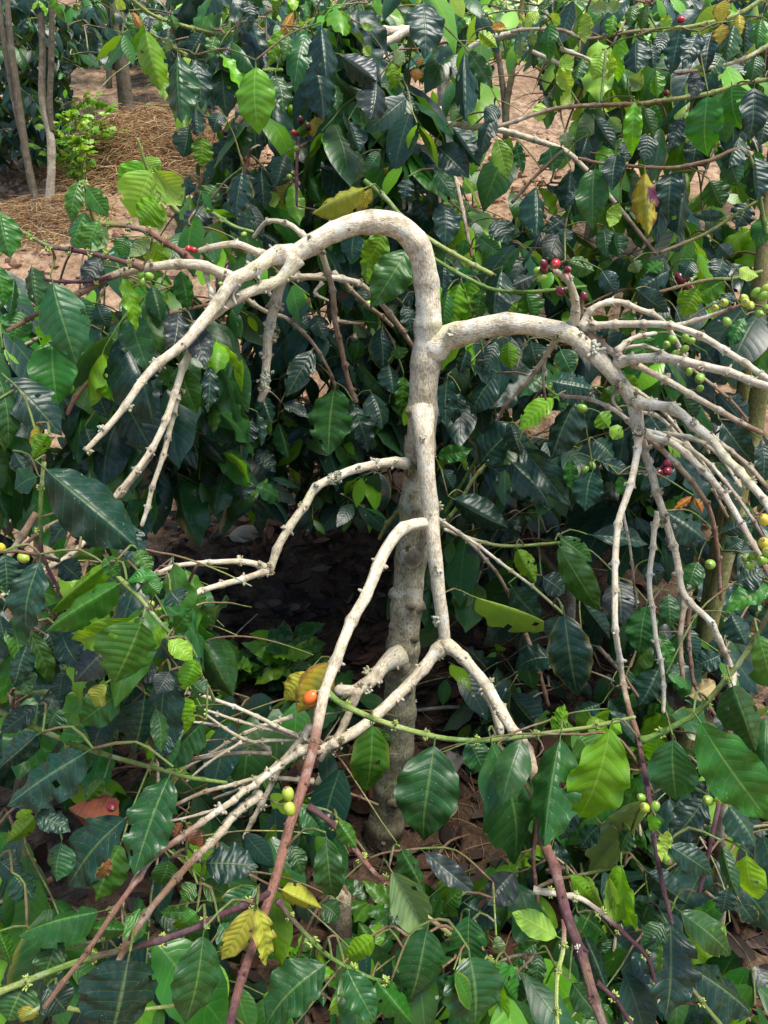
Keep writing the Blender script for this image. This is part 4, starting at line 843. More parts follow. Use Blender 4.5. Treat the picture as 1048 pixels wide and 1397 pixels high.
# --- left middle
k3 = bush('dark glossy coffee bush crowding the left edge beneath the arching branches', (-0.95, 1.95), [(-0.93, 1.96, 0.6, 0.014), (-0.9, 1.98, 1.0, 0.011), (-0.88, 2.0, 1.35, 0.006)], ('grey', 'brown'))
KB(k3, [(-10, 466), (0, 460), (40, 438), (70, 420)], 3, 2, 1.6, 1.6, ('brown', 'brown')); KB(k3, [(-5, 490), (50, 462), (80, 440)], 2.6, 2, 1.6, 1.6, ('pale', 'grey')); KB(k3, [(10, 515), (28, 480), (47, 463)], 4, 3, 1.65, 1.6, ('red', 'brown'))
KB(k3, [(165, 498), (185, 460), (215, 435), (245, 425), (283, 416)], 3.6, 2.4, 1.75, 1.8, ('brown', 'red', 'brown'))
KB(k3, [(60, 630), (55, 700), (58, 757), (80, 803)], 3.2, 2.4, 1.18, 1.16, ('lime', 'green', 'purple', 'purple'), 1.0)
KB(k3, [(50, 700), (15, 755), (-10, 790)], 5, 4, 1.3, 1.25, ('brown', 'grey')); KB(k3, [(97, 703), (60, 722), (30, 747)], 3.4, 2.6, 1.35, 1.3, ('brown', 'brown'))
leaves(k3, 0, 350, K, 1.6, 0.06, """220 340 230 610 192 M 1.6;480 370 340 470 130 D;410 310 430 400 60 D;410 10 340 120 82 S 1.55;500 90 560 310 64 B 1.5;740 60 770 220 82 M;520 90 530 170 62 B;30 500 250 720 182 D 1.35;0 500 40 780 122 G 1.32;0 600 20 800 82 M 1.3;
420 500 490 600 62 B 1.5;740 440 805 640 122 M 1.55;680 440 720 540 82 M;790 280 840 450 112 S;730 230 700 420 102 S;860 450 850 640 72 D;500 550 620 800 192 D 1.65;400 560 440 660 82 D;150 690 135 790 42 K 1.2;195 730 130 830 72 B 1.18;
730 730 740 830 62 G 1.9;980 670 920 800 92 D 1.95;1030 670 1000 780 80 D 1.95;980 900 1000 1000 82 D 1.95;150 900 60 950 102 G 1.4;60 800 110 880 92 D 1.45;400 200 440 290 80 D;330 170 390 300 80 G;560 200 600 330 90 D;620 120 660 260 80 G;640 380 600 520 90 D;560 400 540 500 80 G;900 560 880 680 80 D 1.9;350 700 380 790 90 D;20 700 60 830 90 G""")
leaves(k3, 0, 0, 1, 1.15, 0.02, "62 640 192 752 80 D 1.14;166 712 185 772 40 D 1.2;300 60 300 60 1 D") if False else leaves(k3, 0, 0, 1, 1.15, 0.02, "62 640 192 752 80 D 1.14;166 712 187 775 42 D 1.2")
bag = []
fill(k3, (-40, 350, 270, 720), 1.7, 2.4, 55, 0.175, 'DDDGGM', bag=bag)
fill(k3, (90, 290, 300, 420), 1.9, 2.5, 14, 0.14, 'MDGB', bag=bag); bag_mesh(k3, bag)

# --- dark bush behind the hollow
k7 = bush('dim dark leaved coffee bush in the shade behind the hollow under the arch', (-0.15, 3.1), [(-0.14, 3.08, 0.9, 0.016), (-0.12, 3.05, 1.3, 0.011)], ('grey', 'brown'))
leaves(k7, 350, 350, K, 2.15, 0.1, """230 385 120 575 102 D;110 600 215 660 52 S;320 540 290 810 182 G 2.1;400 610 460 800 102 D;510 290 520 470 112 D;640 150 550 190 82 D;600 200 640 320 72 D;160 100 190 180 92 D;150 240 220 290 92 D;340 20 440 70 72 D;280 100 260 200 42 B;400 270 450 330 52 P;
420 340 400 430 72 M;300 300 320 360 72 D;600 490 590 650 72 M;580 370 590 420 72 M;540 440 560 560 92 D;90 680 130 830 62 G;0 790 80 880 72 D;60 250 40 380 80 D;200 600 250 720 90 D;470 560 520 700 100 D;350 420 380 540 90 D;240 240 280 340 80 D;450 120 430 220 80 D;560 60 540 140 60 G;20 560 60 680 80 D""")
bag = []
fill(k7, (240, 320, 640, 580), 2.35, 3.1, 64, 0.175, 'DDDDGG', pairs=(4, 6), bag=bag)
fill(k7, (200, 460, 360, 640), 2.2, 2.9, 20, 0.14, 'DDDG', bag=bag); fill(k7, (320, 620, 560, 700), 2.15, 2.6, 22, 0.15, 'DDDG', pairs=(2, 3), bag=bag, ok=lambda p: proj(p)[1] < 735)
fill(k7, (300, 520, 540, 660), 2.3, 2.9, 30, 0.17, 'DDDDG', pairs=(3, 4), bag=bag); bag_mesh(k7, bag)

# --- right middle, behind the fan
k6 = bush('dark coffee bush with clustered green fruit behind the fan of stripped branches', (0.62, 2.35), [(0.6, 2.33, 0.5, 0.016), (0.57, 2.3, 0.95, 0.012), (0.55, 2.3, 1.4, 0.007)], ('grey', 'brown'))
KB(k6, [(600, 722), (625, 690), (645, 655), (668, 628)], 3, 2.2, 1.95, 1.9, ('green', 'lime', 'lime')); KB(k6, [(606, 700), (630, 660), (654, 620)], 2.4, 2, 2.0, 2.0, ('green', 'green'))
KB(k6, [(606, 722), (660, 740), (700, 745), (770, 740)], 2.6, 2, 1.85, 1.75, ('pale', 'lime', 'green')); KB(k6, [(816, 882), (845, 915), (870, 950)], 3, 2.4, 1.7, 1.7, ('brown', 'brown'))
KB(k6, [(717, 864), (735, 915), (748, 962)], 3.4, 2.6, 1.9, 1.85, ('brown', 'brown'))
leaves(k6, 0, 0, 1, 1.9, 0.04, "666 636 756 693 37 D;711 611 779 691 41 D;655 633 716 578 46 D;619 681 694 721 41 D;598 622 644 614 24 M;604 640 620 668 24 D")
leaves(k6, 350, 350, K, 1.95, 0.06, """830 110 790 290 112 B;880 100 840 270 102 B;920 130 900 270 72 M;770 20 760 130 82 D;780 150 760 300 72 M;1000 60 960 250 122 D;1050 180 1010 280 72 B;1030 350 1038 462 82 B;980 350 930 470 62 D;975 490 870 640 104 D 1.9;780 500 770 690 102 D;860 380 830 480 70 D;830 560 800 680 80 D""")
leaves(k6, 698, 350, K, 1.85, 0.08, """170 580 30 710 92 B 1.75;265 590 160 830 132 D 1.78;50 780 240 1020 92 D;0 840 170 1020 112 D;330 880 300 1040 122 D;170 510 340 540 132 D;380 540 440 600 82 M;360 640 400 700 82 B;400 700 460 740 62 L;530 320 560 460 112 M;800 400 880 520 132 D;840 560 960 690 152 D;860 680 990 850 112 D;1020 760 1030 930 92 D;
340 750 420 830 102 D;370 840 480 880 62 D;440 900 480 980 62 M;240 830 250 960 62 M;0 690 40 810 102 D;735 980 665 1030 36 O 1.6;750 990 780 1050 32 O 1.6;80 350 120 480 110 D;200 380 250 480 100 G;560 640 640 760 110 D;560 880 600 1000 100 D;700 560 740 680 100 G;460 480 500 560 80 B""")
leaves(k6, 698, 700, K, 1.75, 0.08, """195 135 365 410 126 M 1.66;25 150 100 290 82 B 1.7;200 100 330 200 82 M 1.72;330 90 560 130 82 D;640 0 800 110 132 D;860 80 1010 20 72 D;870 150 950 110 72 D;440 280 450 450 142 S;1050 300 870 400 92 M 1.5;920 280 1040 240 112 D 1.5;130 260 220 330 102 D;0 300 120 440 112 D;170 590 20 620 112 D;600 500 660 620 62 M;550 380 520 580 132 G;640 330 650 470 82 G;
850 580 740 630 92 D;640 660 725 720 42 M 1.4;600 640 520 790 112 D;290 360 410 520 92 D;0 740 130 900 122 D;360 780 240 830 92 D;400 760 470 860 80 G;700 470 760 600 90 D;760 200 720 320 90 G;560 200 600 300 90 D;900 420 960 540 110 D;480 640 440 760 90 G;60 600 90 720 90 G""")
for x, y, r, c, Y in ((794, 557, 7, 'g', 1.72), (751, 530, 5.5, 'g', 1.8), (753, 538, 5, 'g', 1.8), (808, 635, 6, 'g', 1.8), (798, 641, 5.5, 'g', 1.82), (911, 632, 7, 'd', 1.72), (898, 645, 7, 'd', 1.72), (911, 643, 7, 'd', 1.7), (907, 638, 6, 'k', 1.74), (502, 415, 6, 'g', 1.95)): k6.cherry(x, y, r, c, Y)
bag = []
fill(k6, (600, 380, 1070, 920), 1.95, 2.7, 80, 0.17, 'DDDDGGM', bag=bag); fill(k6, (600, 400, 1060, 860), 2.6, 3.3, 70, 0.16, 'DDDG', bag=bag); bag_mesh(k6, bag)

# --- lower left
k4 = bush('broad leaved coffee bush at the lower left with bright new shoots over dark leaves', (-0.85, 1.25), [(-0.83, 1.25, 0.3, 0.013), (-0.8, 1.22, 0.65, 0.010), (-0.75, 1.18, 0.9, 0.006)], ('grey', 'brown'))
KB(k4, [(-10, 966), (20, 980), (60, 998), (120, 1022), (174, 1038), (220, 1050), (254, 1060), (309, 1068)], 4, 2.6, 1.05, 1.15, ('lime', 'green', 'lime', 'green'), 0.6)
KB(k4, [(150, 775), (172, 798), (190, 815), (215, 845), (235, 866)], 3.6, 2.2, 1.06, 1.0, ('green', 'lime', 'green')); KB(k4, [(265, 906), (285, 940), (292, 955)], 2.8, 2.2, 1.1, 1.2, ('lime', 'lime'))
KB(k4, [(72, 1198), (33, 1224), (-10, 1256)], 4, 3.4, 1.05, 1.0, ('red', 'purple')); KB(k4, [(50, 1180), (20, 1196), (-10, 1212)], 3, 3, 1.08, 1.05, ('purple', 'brown'))
KB(k4, [(20, 945), (45, 945), (70, 943)], 3, 2.6, 1.1, 1.1, ('green', 'lime')); KB(k4, [(60, 1300), (110, 1290), (168, 1274)], 3, 2.4, .86, .9, ('green', 'lime')); KB(k4, [(35, 1385), (70, 1372), (140, 1382), (240, 1372)], 3, 2.4, .74, .8, ('lime', 'lime'))
KB(k4, [(170, 856), (140, 875), (120, 893)], 4, 3.4, 1.15, 1.12, ('brown', 'brown'))
leaves(k4, 0, 700, K, 1.05, 0.04, """430 215 165 430 88 B 1.02;485 290 165 480 132 M 1.0;550 430 290 515 112 B 0.98;430 180 490 260 72 M;640 255 520 280 52 M;575 450 465 705 248 M 0.94;690 520 790 600 82 B 0.97;800 600 745 730 92 B 0.97;755 755 740 925 96 B 1.08;825 860 650 1040 92 G 1.1;700 490 790 390 82 M;700 480 680 410 40 P;450 545 300 690 132 S;250 490 330 640 112 D;200 490 230 650 102 D;
120 480 220 700 82 M;160 200 95 515 142 D 1.05;20 170 30 330 112 D;50 430 80 620 92 M;110 540 60 700 92 D;500 730 320 860 152 M 1.02;430 700 390 790 80 K 1.0;400 690 340 770 72 M;590 760 550 1000 152 D;640 800 660 980 72 G;640 640 560 650 102 S;690 650 640 740 92 S;790 700 840 740 92 G;150 790 0 900 92 D;160 905 0 1040 102 D 0.98;250 900 370 930 72 M;20 700 10 780 52 B;
310 20 200 140 62 D 1.2;250 200 330 270 102 D 1.2;560 150 620 250 72 M;600 270 650 330 92 M;700 320 740 370 112 D;0 420 30 540 80 D;260 650 240 760 90 D;60 640 130 740 80 G;430 850 380 960 110 D;240 800 200 880 90 G;700 900 640 1000 80 D""")
leaves(k4, 0, 0, 1, 0.98, 0.02, "115 1028 4 1100 64 D 0.95;50 1003 -6 1052 36 D 0.96")
leaves(k4, 0, 1047, K, 0.95, 0.05, """690 40 540 440 192 G 0.93;510 210 270 490 205 D 0.98;490 320 390 550 132 M 0.94;445 370 400 460 52 R 0.92;400 590 60 670 132 G 0.86;510 665 330 650 82 M 0.86;520 680 580 550 112 G 0.87;690 380 650 490 102 M;840 390 1055 400 152 D 1.0;830 470 935 530 102 M;800 480 740 540 82 M;790 590 650 590 52 M;750 600 730 660 62 B;
200 900 270 980 130 G .8;0 680 50 810 82 M .84;240 700 170 900 122 G .86;100 880 30 1040 192 G .8;130 980 90 1050 82 K .76;740 760 690 860 72 B;680 820 620 900 82 M;430 770 370 900 92 G;140 205 15 325 82 B 1.0;130 170 60 210 42 B 1.0;420 50 350 140 62 M 1.05;150 190 290 260 92 D;250 310 220 470 112 G;740 225 710 290 40 R;770 240 825 330 62 R 1.0;60 440 140 540 110 D;0 380 90 460 90 D;600 760 560 880 90 G;900 640 960 760 100 G .86;0 560 60 640 80 D""")
for x, y, r, c, Y in ((0, 748, 9, 'y', 1.28), (32, 761, 8, 'l', 1.27), (42, 1176, 8, 'g', 1.02)): k4.cherry(x, y, r, c, Y)
bag = []
fill(k4, (-40, 740, 280, 1080), 1.15, 1.7, 38, 0.165, 'DDDGGMB', bag=bag)
fill(k4, (-30, 1080, 330, 1400), 0.92, 1.2, 27, 0.15, 'DDGGMMB', bag=bag); fill(k4, (210, 940, 520, 1190), 1.5, 1.85, 26, 0.15, 'DDDGGM', bag=bag, ok=lambda p: not (480 < proj(p)[0] < 620 and p.y < 1.75)); bag_mesh(k4, bag)

# --- lower right and the bottom
k5 = bush('dark coffee bush at the lower right with curled lime leaves and blue sheen', (0.72, 1.3), [(0.7, 1.29, 0.25, 0.013), (0.66, 1.27, 0.5, 0.010), (0.62, 1.22, 0.75, 0.006)], ('grey', 'brown'))
KB(k5, [(730, 1212), (760, 1200), (800, 1192), (850, 1182)], 2.6, 2, 1.1, 1.1, ('brown', 'green')); KB(k5, [(960, 1215), (1000, 1240), (1040, 1235)], 2.6, 2, 1.15, 1.2, ('brown', 'green'))
KB(k5, [(607, 1290), (640, 1255), (665, 1222), (672, 1205)], 4.2, 3, 1.1, 1.1, ('brown', 'red', 'brown')); KB(k5, [(735, 1110), (728, 1170), (734, 1230)], 3, 2.6, 1.15, 1.1, ('red', 'red'))
KB(k5, [(930, 1330), (960, 1370), (985, 1400)], 3, 3, 0.98, 0.95, ('brown', 'green'), 0.6)
leaves(k5, 698, 1047, K, 1.1, 0.05, """560 130 320 430 142 P 1.1;790 130 650 310 142 D;890 160 1000 330 112 D;450 410 500 690 88 B 1.05;430 400 430 610 92 B 1.07;400 450 410 620 62 L 1.04;240 440 350 560 72 B;300 450 380 590 62 L;560 430 720 560 112 D;560 560 530 640 122 G;640 690 520 900 122 D;0 830 120 880 62 G;80 960 200 1040 62 M;830 1010 960 1040 82 D;640 1020 750 1050 92 D;980 1020 1020 1050 52 B;
750 830 1000 1010 192 D 1.0;100 720 0 800 102 G;280 600 400 700 132 M;260 930 280 1040 62 Y;420 700 400 800 90 G;460 880 420 1000 90 G;820 60 760 160 100 D;940 560 1000 640 80 D;360 240 280 330 80 D;240 180 200 300 90 D;480 260 440 340 80 G;880 500 860 600 90 D;340 980 420 1050 80 M""")
leaves(k5, 350, 1047, K, 1.05, 0.05, """690 350 910 530 92 S 1.1;1050 430 940 560 132 S 1.1;980 690 1000 770 52 P .95;270 560 340 620 92 G;760 590 830 500 82 M;870 660 950 720 70 M .98;860 560 1000 640 120 D 1.1;820 860 760 980 110 G .9;180 160 280 280 102 G 1.1;140 320 190 440 80 G 1.08""")
bag = []
fill(k5, (650, 960, 1070, 1390), 1.15, 1.7, 46, 0.165, 'DDDGGMB', bag=bag)
fill(k5, (380, 1230, 700, 1400), 0.95, 1.15, 14, 0.11, 'DGGMM', bag=bag); fill(k5, (840, 1150, 1010, 1390), 1.0, 1.3, 16, 0.165, 'DDGGM', pairs=(2, 4), bag=bag)
fill(k5, (620, 1280, 860, 1400), .95, 1.15, 9, 0.14, 'GMBD', pairs=(2, 3), bag=bag)
fill(k5, (560, 900, 760, 1180), 1.9, 2.3, 12, 0.15, 'DDDG', pairs=(2, 4), bag=bag, ok=lambda p: proj(p)[0] > 600); bag_mesh(k5, bag)

# --- beyond: bushes up the slope
def far_bush(label, base, rect, Y0, Y1, n, pal, leaflen=0.12, lim=300, extra=True):
    b = Plant('coffee_bush', Vector((base[0], base[1], gz(*base))), label, 'bush', 'leafy coffee bushes')
    zt = at((rect[0] + rect[2]) / 2, rect[1], base[1]).z
    b.wood('trunk', [(Vector((base[0], base[1], gz(*base) - .05)), 0.03), (Vector((base[0] + .04, base[1], (gz(*base) + zt) / 2)), 0.025), (Vector((base[0], base[1] + .03, zt)), 0.012)], ('far', 'far'), 7, step=0.08)
    bag = []
    fill(b, rect, Y0, Y1, n, leaflen, pal, pairs=(4, 7), gap=0.055, limit=lim, bag=bag, r=0.004, meshes=LV_LO)
    bag_mesh(b, bag); return b
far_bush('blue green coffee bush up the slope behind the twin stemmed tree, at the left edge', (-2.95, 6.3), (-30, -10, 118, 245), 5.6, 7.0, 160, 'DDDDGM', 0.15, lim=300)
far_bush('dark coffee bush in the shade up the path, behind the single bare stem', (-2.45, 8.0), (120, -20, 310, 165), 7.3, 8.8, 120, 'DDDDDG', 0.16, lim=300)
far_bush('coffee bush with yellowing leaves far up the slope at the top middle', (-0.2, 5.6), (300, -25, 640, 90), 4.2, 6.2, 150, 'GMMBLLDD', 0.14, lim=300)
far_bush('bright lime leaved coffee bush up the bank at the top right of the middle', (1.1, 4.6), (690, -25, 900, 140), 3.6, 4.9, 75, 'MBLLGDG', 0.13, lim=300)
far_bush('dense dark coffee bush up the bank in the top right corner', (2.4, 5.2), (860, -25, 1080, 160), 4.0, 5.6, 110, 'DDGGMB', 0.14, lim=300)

# ================================================================ bare stems up the slope
def stem_tree(name, label, base, stems, cat='tree'):
    t = Plant(name, Vector((base[0], base[1], gz(*base))), label, cat)
    for pts, r0, r1, Y0, Y1, tn in stems: t.px_branch(pts, r0, r1, Y0, Y1, tn, name='stem', nodes=0.2, nodeamp=0.12, stubs=False, rough=0.14)
    return t
b0 = at(62, 306, 5.15)
t1 = stem_tree('coffee_tree', 'twin stemmed lichen spotted tree on the straw heap by the left edge', (b0.x, 5.15), [
    ([(60, 312), (52, 285), (37, 217), (25, 133), (13, 40), (8, -30)], 5.6, 3.4, 5.15, 5.2, ('far', 'far', 'far')), ([(34, 200), (20, 140), (6, 60), (-6, -30)], 4, 3.2, 5.2, 5.25, ('far', 'far')),
    ([(62, 312), (68, 270), (70, 195), (58, 135), (58, 65), (54, -30)], 6, 3.8, 5.15, 5.15, ('grey', 'grey', 'far', 'far')), ([(70, 180), (68, 140), (70, 80), (72, -30)], 4.2, 3.4, 5.15, 5.1, ('far', 'far', 'far'))])
b0 = at(175, 184, 7.0)
t2 = stem_tree('tree', 'single straight brown stem rising from the straw mound beside the path', (b0.x, 7.0), [([(175, 190), (172, 140), (166, 83), (160, 20), (156, -40)], 10, 8.5, 7.0, 7.0, ('far', 'far', 'moss'))])
t2.px_branch([(158, 95), (152, 50), (144, -30)], 4.5, 4, 7.05, 7.05, ('far', 'far'), name='stem', stubs=False)
for t, rc in ((t1, (-20, -110, 110, -20)), (t2, (100, -130, 230, -60))):
    bag = []; fill(t, rc, t.base.y - .5, t.base.y + .6, 10, 0.12, 'DDGM', pairs=(3, 6), limit=70, bag=bag, r=0.004); bag_mesh(t, bag)
b0 = at(690, 165, 3.7)
t3 = stem_tree('tree', 'thin brown stems on the dry bank behind the upper branches', (b0.x, 3.7), [([(690, 190), (692, 140), (702, 80), (710, 20), (718, -30)], 4.5, 3, 3.7, 3.75, ('far', 'moss')), ([(690, 175), (686, 120), (676, 40), (674, -30)], 4, 3.4, 3.72, 3.8, ('far', 'brown'))])
bag = []; fill(t3, (660, -50, 740, 20), 3.5, 3.9, 5, 0.11, 'MBLG', limit=50, bag=bag)

# ================================================================ small plants, stump, fruit and dry leaves
def seedling(label, x, y, n, L, pal, h, name='young_plant', cat='plant', group=None, spread=0.45):
    p = Plant(name, Vector((x, y, gz(x, y))), label, cat, group)
    for i in range(n):
        a = random.uniform(0, 6.28); top = p.base + Vector((math.cos(a) * h * random.uniform(0.1, spread), math.sin(a) * h * random.uniform(0.1, spread), h * random.uniform(0.5, 1.05)))
        o, f, nd = p.wood('stem', [(p.base + Vector((0, 0, -.01)), .004), (p.base + (top - p.base) * .5 + Vector((0, 0, .04 * h)), .003), (top, .0015)], ('green', 'lime'), 5, step=0.02)
        for q in (0.45, 0.65, 0.82, 1.0):
            b = f[min(len(f) - 1, int(q * len(f)))][0]
            for sg in (0, 1):
                g = random.uniform(0, 6.28); ax = Vector((math.cos(g), math.sin(g), random.uniform(-0.2, 0.7))).normalized()
                p.leaf(b + ax * .1 * L, b + ax * L * random.uniform(.7, 1.1), UP + Vector((0, -.5, 0)), L * .38, random.choice(pal), LV_LO, o)
    return p
b0 = at(122, 196, 6.2); seedling('upper of two lime green young plants beside the path', b0.x, 6.2, 12, 0.13, 'LBBL', 0.55)
b0 = at(112, 252, 5.5); seedling('lower of two lime green young plants, bushier, in front of the straw mound', b0.x, 5.5, 14, 0.11, 'LBBL', 0.46)
for lab, px, py, Y, n, L in (('low green seedling with broad leaves in the dark hollow left of the trunk', 385, 872, 2.35, 7, 0.14), ('small seedling on the litter in front of the hollow, close to the leaning branch', 440, 880, 2.15, 6, 0.14),
                             ('small seedling at the left side of the hollow under the pale twig', 310, 860, 2.3, 6, 0.13), ('seedling growing beside the cut stump, pale green leaves', 500, 1262, 1.36, 5, 0.09), ('weedy seedling left of the cut stump', 425, 1262, 1.30, 5, 0.06)):
    b0 = at(px, py, Y); seedling(lab, b0.x, b0.y, n, L, 'MMGB', 0.11, 'seedling', 'seedling', 'seedlings on the ground under the tree', 0.9)

# a sawn stump
b0 = at(463, 1345, 1.30); sb = Vector((b0.x, 1.30, gz(b0.x, 1.30)))
st = link('stump', None, label='split weathered stump of a cut stem standing in the leaves at the bottom', cat='stump', loc=sb)
wd = Wood(sb); wd.tube([(sb + Vector((0, 0, -.03)), 0.027), (sb + Vector((0.002, 0, .10)), 0.024), (sb + Vector((0.004, 0.004, .20)), 0.025), (sb + Vector((0.006, 0.004, .262)), 0.024)], ('brown', 'red', 'purple', 'far', 'grey'), 14, rough=0.22, step=0.012); wd.build('wood', st)
wd = Wood(sb)
for i in range(9):
    a = random.uniform(0, 6.28); q = Vector((math.cos(a) * .014, math.sin(a) * .014, 0)); wd.spike(sb + q + Vector((.006, 0, .25)), Vector((random.uniform(-.1, .1), random.uniform(-.1, .1), 1)).normalized(), random.uniform(.012, .04), .006, (0.36, 0.24, 0.15))
wd.build('splinter', st)

def ground_pt(px, py):
    Y = 0.9
    while Y < 12:
        p = at(px, py, Y)
        if p.z <= gz(p.x, p.y): return Vector((p.x, p.y, gz(p.x, p.y)))
        Y += 0.01
    return p
def dry_leaf(label, px, py, ang, L, w, col, lift=0.015, p=None, n=None):
    p = p or ground_pt(px, py) + Vector((0, 0, lift)); a = Vector((math.cos(ang), math.sin(ang) * .8, random.uniform(-.1, .35)))
    r = bpy.data.objects.new('dry_leaf', random.choice(LV_DRY)); COL.objects.link(r)
    x, a, n = basis(a, n or (UP + Vector((random.gauss(0, .3), -0.7, 0)))); b = p - a * L / 2
    r.matrix_basis = Matrix(((x.x * w, a.x * L, n.x * L, b.x), (x.y * w, a.y * L, n.y * L, b.y), (x.z * w, a.z * L, n.z * L, b.z), (0, 0, 0, 1)))
    r.color = (*col, 1); r['label'] = label; r['category'] = 'dry leaf'; r['group'] = 'dry fallen leaves'
dry_leaf('crumpled grey dry leaf lying alone in the dark hollow', 338, 735, 0.2, 0.15, 0.10, (0.30, 0.27, 0.25), .03)
dry_leaf('upper grey lilac dry leaf on the litter right of the trunk foot', 622, 1050, 1.2, 0.12, 0.07, (0.34, 0.29, 0.29), .03)
dry_leaf('lower grey dry leaf on the litter right of the trunk foot', 608, 1118, 0.6, 0.10, 0.05, (0.33, 0.28, 0.27), .03)
dry_leaf('rust brown dry leaf under the dark red cherry at lower left', 126, 1112, 2.9, 0.085, 0.055, (0.13, 0.045, 0.022), 0, at(126, 1112, 1.02), Vector((0, -1, .6)))
dry_leaf('tan dry leaf caught among twigs below the right fan', 962, 940, 0.4, 0.09, 0.05, (0.30, 0.22, 0.12), 0, at(962, 940, 1.6), Vector((0, -1, .5)))
dry_leaf('small red brown dry leaf standing beside the trunk foot', 626, 972, 1.4, 0.07, 0.03, (0.26, 0.10, 0.04), .03)
def loose_cherry(label, p, r, code):
    o = bpy.data.objects.new('coffee_cherry', CH); COL.objects.link(o); o.location = p; o.scale = (r, r, r); o.rotation_euler = (1.2, .3, .5)
    c, al = CHC[code]; o.color = (*c, al); o['label'] = label; o['category'] = 'cherry'
loose_cherry('dark red cherry lying on the rust brown leaf', at(152, 1101, 0.985), 0.0085, 'd')
loose_cherry('orange fruit fallen on the straw beside the single stem', ground_pt(190, 176) + Vector((0, 0, .03)), 0.024, 'f')
def fallen_twig(label, a, b, r, tn):
    A, B = ground_pt(*a) + Vector((0, 0, .02)), ground_pt(*b) + Vector((0, 0, .025)); w = Wood(A)
    w.tube([(A, r), ((A + B) / 2 + Vector((random.gauss(0, .01), 0, .02)), r * .9), (B, r * .6)], tn, 6, rough=.15, nodes=.06, nodeamp=.3)
    o = w.build('fallen_twig', None); o.location = A; o['label'] = label; o['category'] = 'twig'; o['group'] = 'twigs fallen on the ground'
fallen_twig('brown twig lying across the litter from the hollow to the seedlings', (335, 920), (445, 876), .005, ('brown', 'brown'))
fallen_twig('short dark stick standing up left of the hollow', (272, 930), (270, 855), .006, ('grey', 'brown'))
fallen_twig('pale thin twig leaning over the litter in the hollow', (292, 918), (352, 846), .003, ('grey', 'pale'))
fallen_twig('grey fallen twig behind the trunk on the right', (560, 980), (690, 985), .006, ('grey', 'grey'))
fallen_twig('brown stick near the trunk foot under the hanging leaves', (590, 1190), (640, 1150), .004, ('brown', 'brown'))

# leaf litter and straw: more than one could count
def litter(name, n, pick, cols, L0, L1, flat=0.5):
    V, Fc, C = [], [], []
    for _ in range(n):
        x, y = pick(); L = random.uniform(L0, L1); a = random.uniform(0, 6.28); p = Vector((x, y, gz(x, y) + random.uniform(.002, .03)))
        ax = Vector((math.cos(a), math.sin(a), random.gauss(0, .25))).normalized(); n_ = (UP + Vector((random.gauss(0, flat), random.gauss(0, flat), 0))).normalized(); X, ax, n_ = basis(ax, n_); k = len(V); c = random.choice(cols); g = random.uniform(.6, 1.3); wd = L * random.uniform(.25, .55); cu = random.uniform(-.3, .5)
        for i in range(5):
            u = i / 4; w_ = leaf_width(min(max(u, .03), .99)) * wd * .5
            for v in (-1, 0, 1): V.append(p + ax * ((u - .5) * L) + X * (v * w_) + n_ * (cu * L * (u - .5) ** 2 + .35 * wd * abs(v) * cu)); C.append(tuple(q * g for q in c))
        for i in range(4):
            for j in range(2): q = k + i * 3 + j; Fc.append((q, q + 1, q + 4, q + 3))
    link(name, mesh(name, V, Fc, LITTER, col=C), kind='stuff')
litter('leaf_litter', 2600, lambda: (random.gauss(-.1, .75), random.uniform(1.15, 3.4)), [(0.040, 0.021, 0.014), (0.060, 0.029, 0.018), (0.03, 0.019, 0.014), (0.09, 0.042, 0.024), (0.035, 0.026, 0.023), (0.075, 0.055, 0.042)], .04, .11)
def straw(name, n, pick, h, cols, L0, L1, r=.0012):
    V, Fc, C = [], [], []
    for _ in range(n):
        x, y, zz = pick(); L = random.uniform(L0, L1); a = random.uniform(0, 6.28); p = Vector((x, y, gz(x, y) + zz)); d = Vector((math.cos(a), math.sin(a), random.gauss(0, .25))).normalized(); s = d.cross(UP).normalized(); bend = random.uniform(-.35, .35); k = len(V); c = random.choice(cols); g = random.uniform(.6, 1.25)
        for i in range(5):
            u = i / 4 - .5; q = p + d * (u * L) + s * (bend * L * u * u * 2) + UP * (-.25 * L * u * u * 2)
            for t in range(3): aa = t * 2.09; V.append(q + (s * math.cos(aa) + UP * math.sin(aa)) * r * random.uniform(.8, 1.2)); C.append(tuple(m_ * g for m_ in c))
        for i in range(4):
            for t in range(3): tt = (t + 1) % 3; Fc.append((k + i * 3 + t, k + i * 3 + tt, k + i * 3 + 3 + tt, k + i * 3 + 3 + t))
    link(name, mesh(name, V, Fc, STRAW, col=C), kind='stuff')
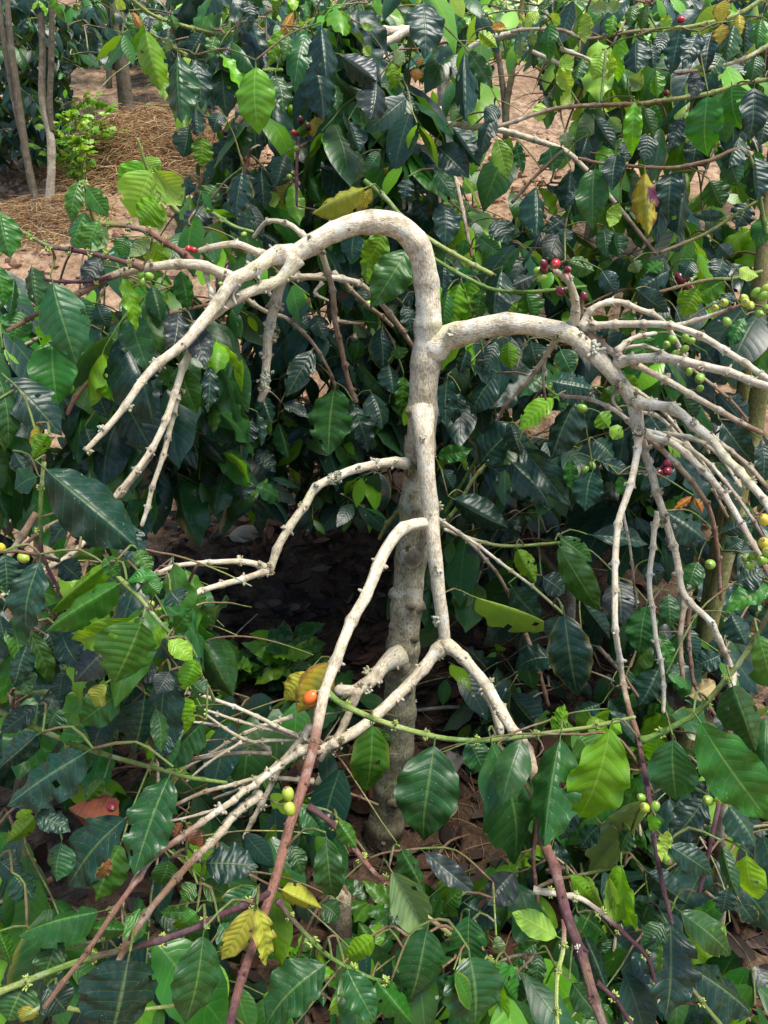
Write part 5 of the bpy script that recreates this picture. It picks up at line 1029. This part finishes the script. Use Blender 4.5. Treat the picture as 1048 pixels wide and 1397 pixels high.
SC = [(0.34, 0.20, 0.09), (0.42, 0.27, 0.13), (0.24, 0.13, 0.065), (0.50, 0.36, 0.20)]
def heap(cx, cy, rx, ry, h):
    def f():
        r = math.sqrt(random.random()); a = random.uniform(0, 6.28); return cx + rx * r * math.cos(a), cy + ry * r * math.sin(a), h * (1 - r * r) * random.random() ** .5 + .005
    return f
h1 = at(205, 205, 6.6); straw('straw', 3200, heap(h1.x + .05, 6.45, .75, .75, .42), .2, SC, .12, .40, .0022)
h2 = at(45, 290, 5.2); straw('straw', 1900, heap(h2.x, 5.1, .5, .45, .12), .1, SC, .10, .32, .0018)
straw('straw', 1500, lambda: (random.uniform(.35, 1.2), random.uniform(3.2, 5.2), random.uniform(0, .03)), 0, SC + [(0.45, 0.33, 0.24)], .08, .25, .0014)
straw('straw', 900, lambda: (random.uniform(.1, 1.3), random.uniform(1.1, 2.6), random.uniform(0, .03)), 0, [(0.20, 0.12, 0.07), (0.28, 0.18, 0.10), (0.12, 0.07, 0.045)], .06, .2, .0012)

def clods(name, n, pick, r0, r1, cols):
    V, Fc, C = [], [], []
    for _ in range(n):
        x, y = pick(); r = r0 + (r1 - r0) * random.random() ** 3; p = Vector((x, y, gz(x, y) + r * .2)); k = len(V); g = random.uniform(.7, 1.2); c = random.choice(cols)
        for z, q in ((-.6, .7), (.0, 1.0), (.55, .7), (.8, .25)):
            for t in range(6): a = t * 1.047 + random.uniform(-.3, .3); V.append(p + Vector((math.cos(a) * q, math.sin(a) * q, z)) * r * random.uniform(.75, 1.2)); C.append(tuple(m_ * g for m_ in c))
        for i in range(3):
            for t in range(6): tt = (t + 1) % 6; Fc.append((k + i * 6 + t, k + i * 6 + tt, k + i * 6 + 6 + tt, k + i * 6 + 6 + t))
        Fc.append(tuple(k + 18 + t for t in range(6)))
    link(name, mesh(name, V, Fc, LITTER, col=C, smooth=False), kind='stuff')
clods('soil_clods', 2600, lambda: (random.uniform(-3.2, 1.8), random.uniform(3.6, 7.2)), .008, .045, [(0.36, 0.22, 0.14), (0.26, 0.15, 0.095), (0.44, 0.29, 0.19)])
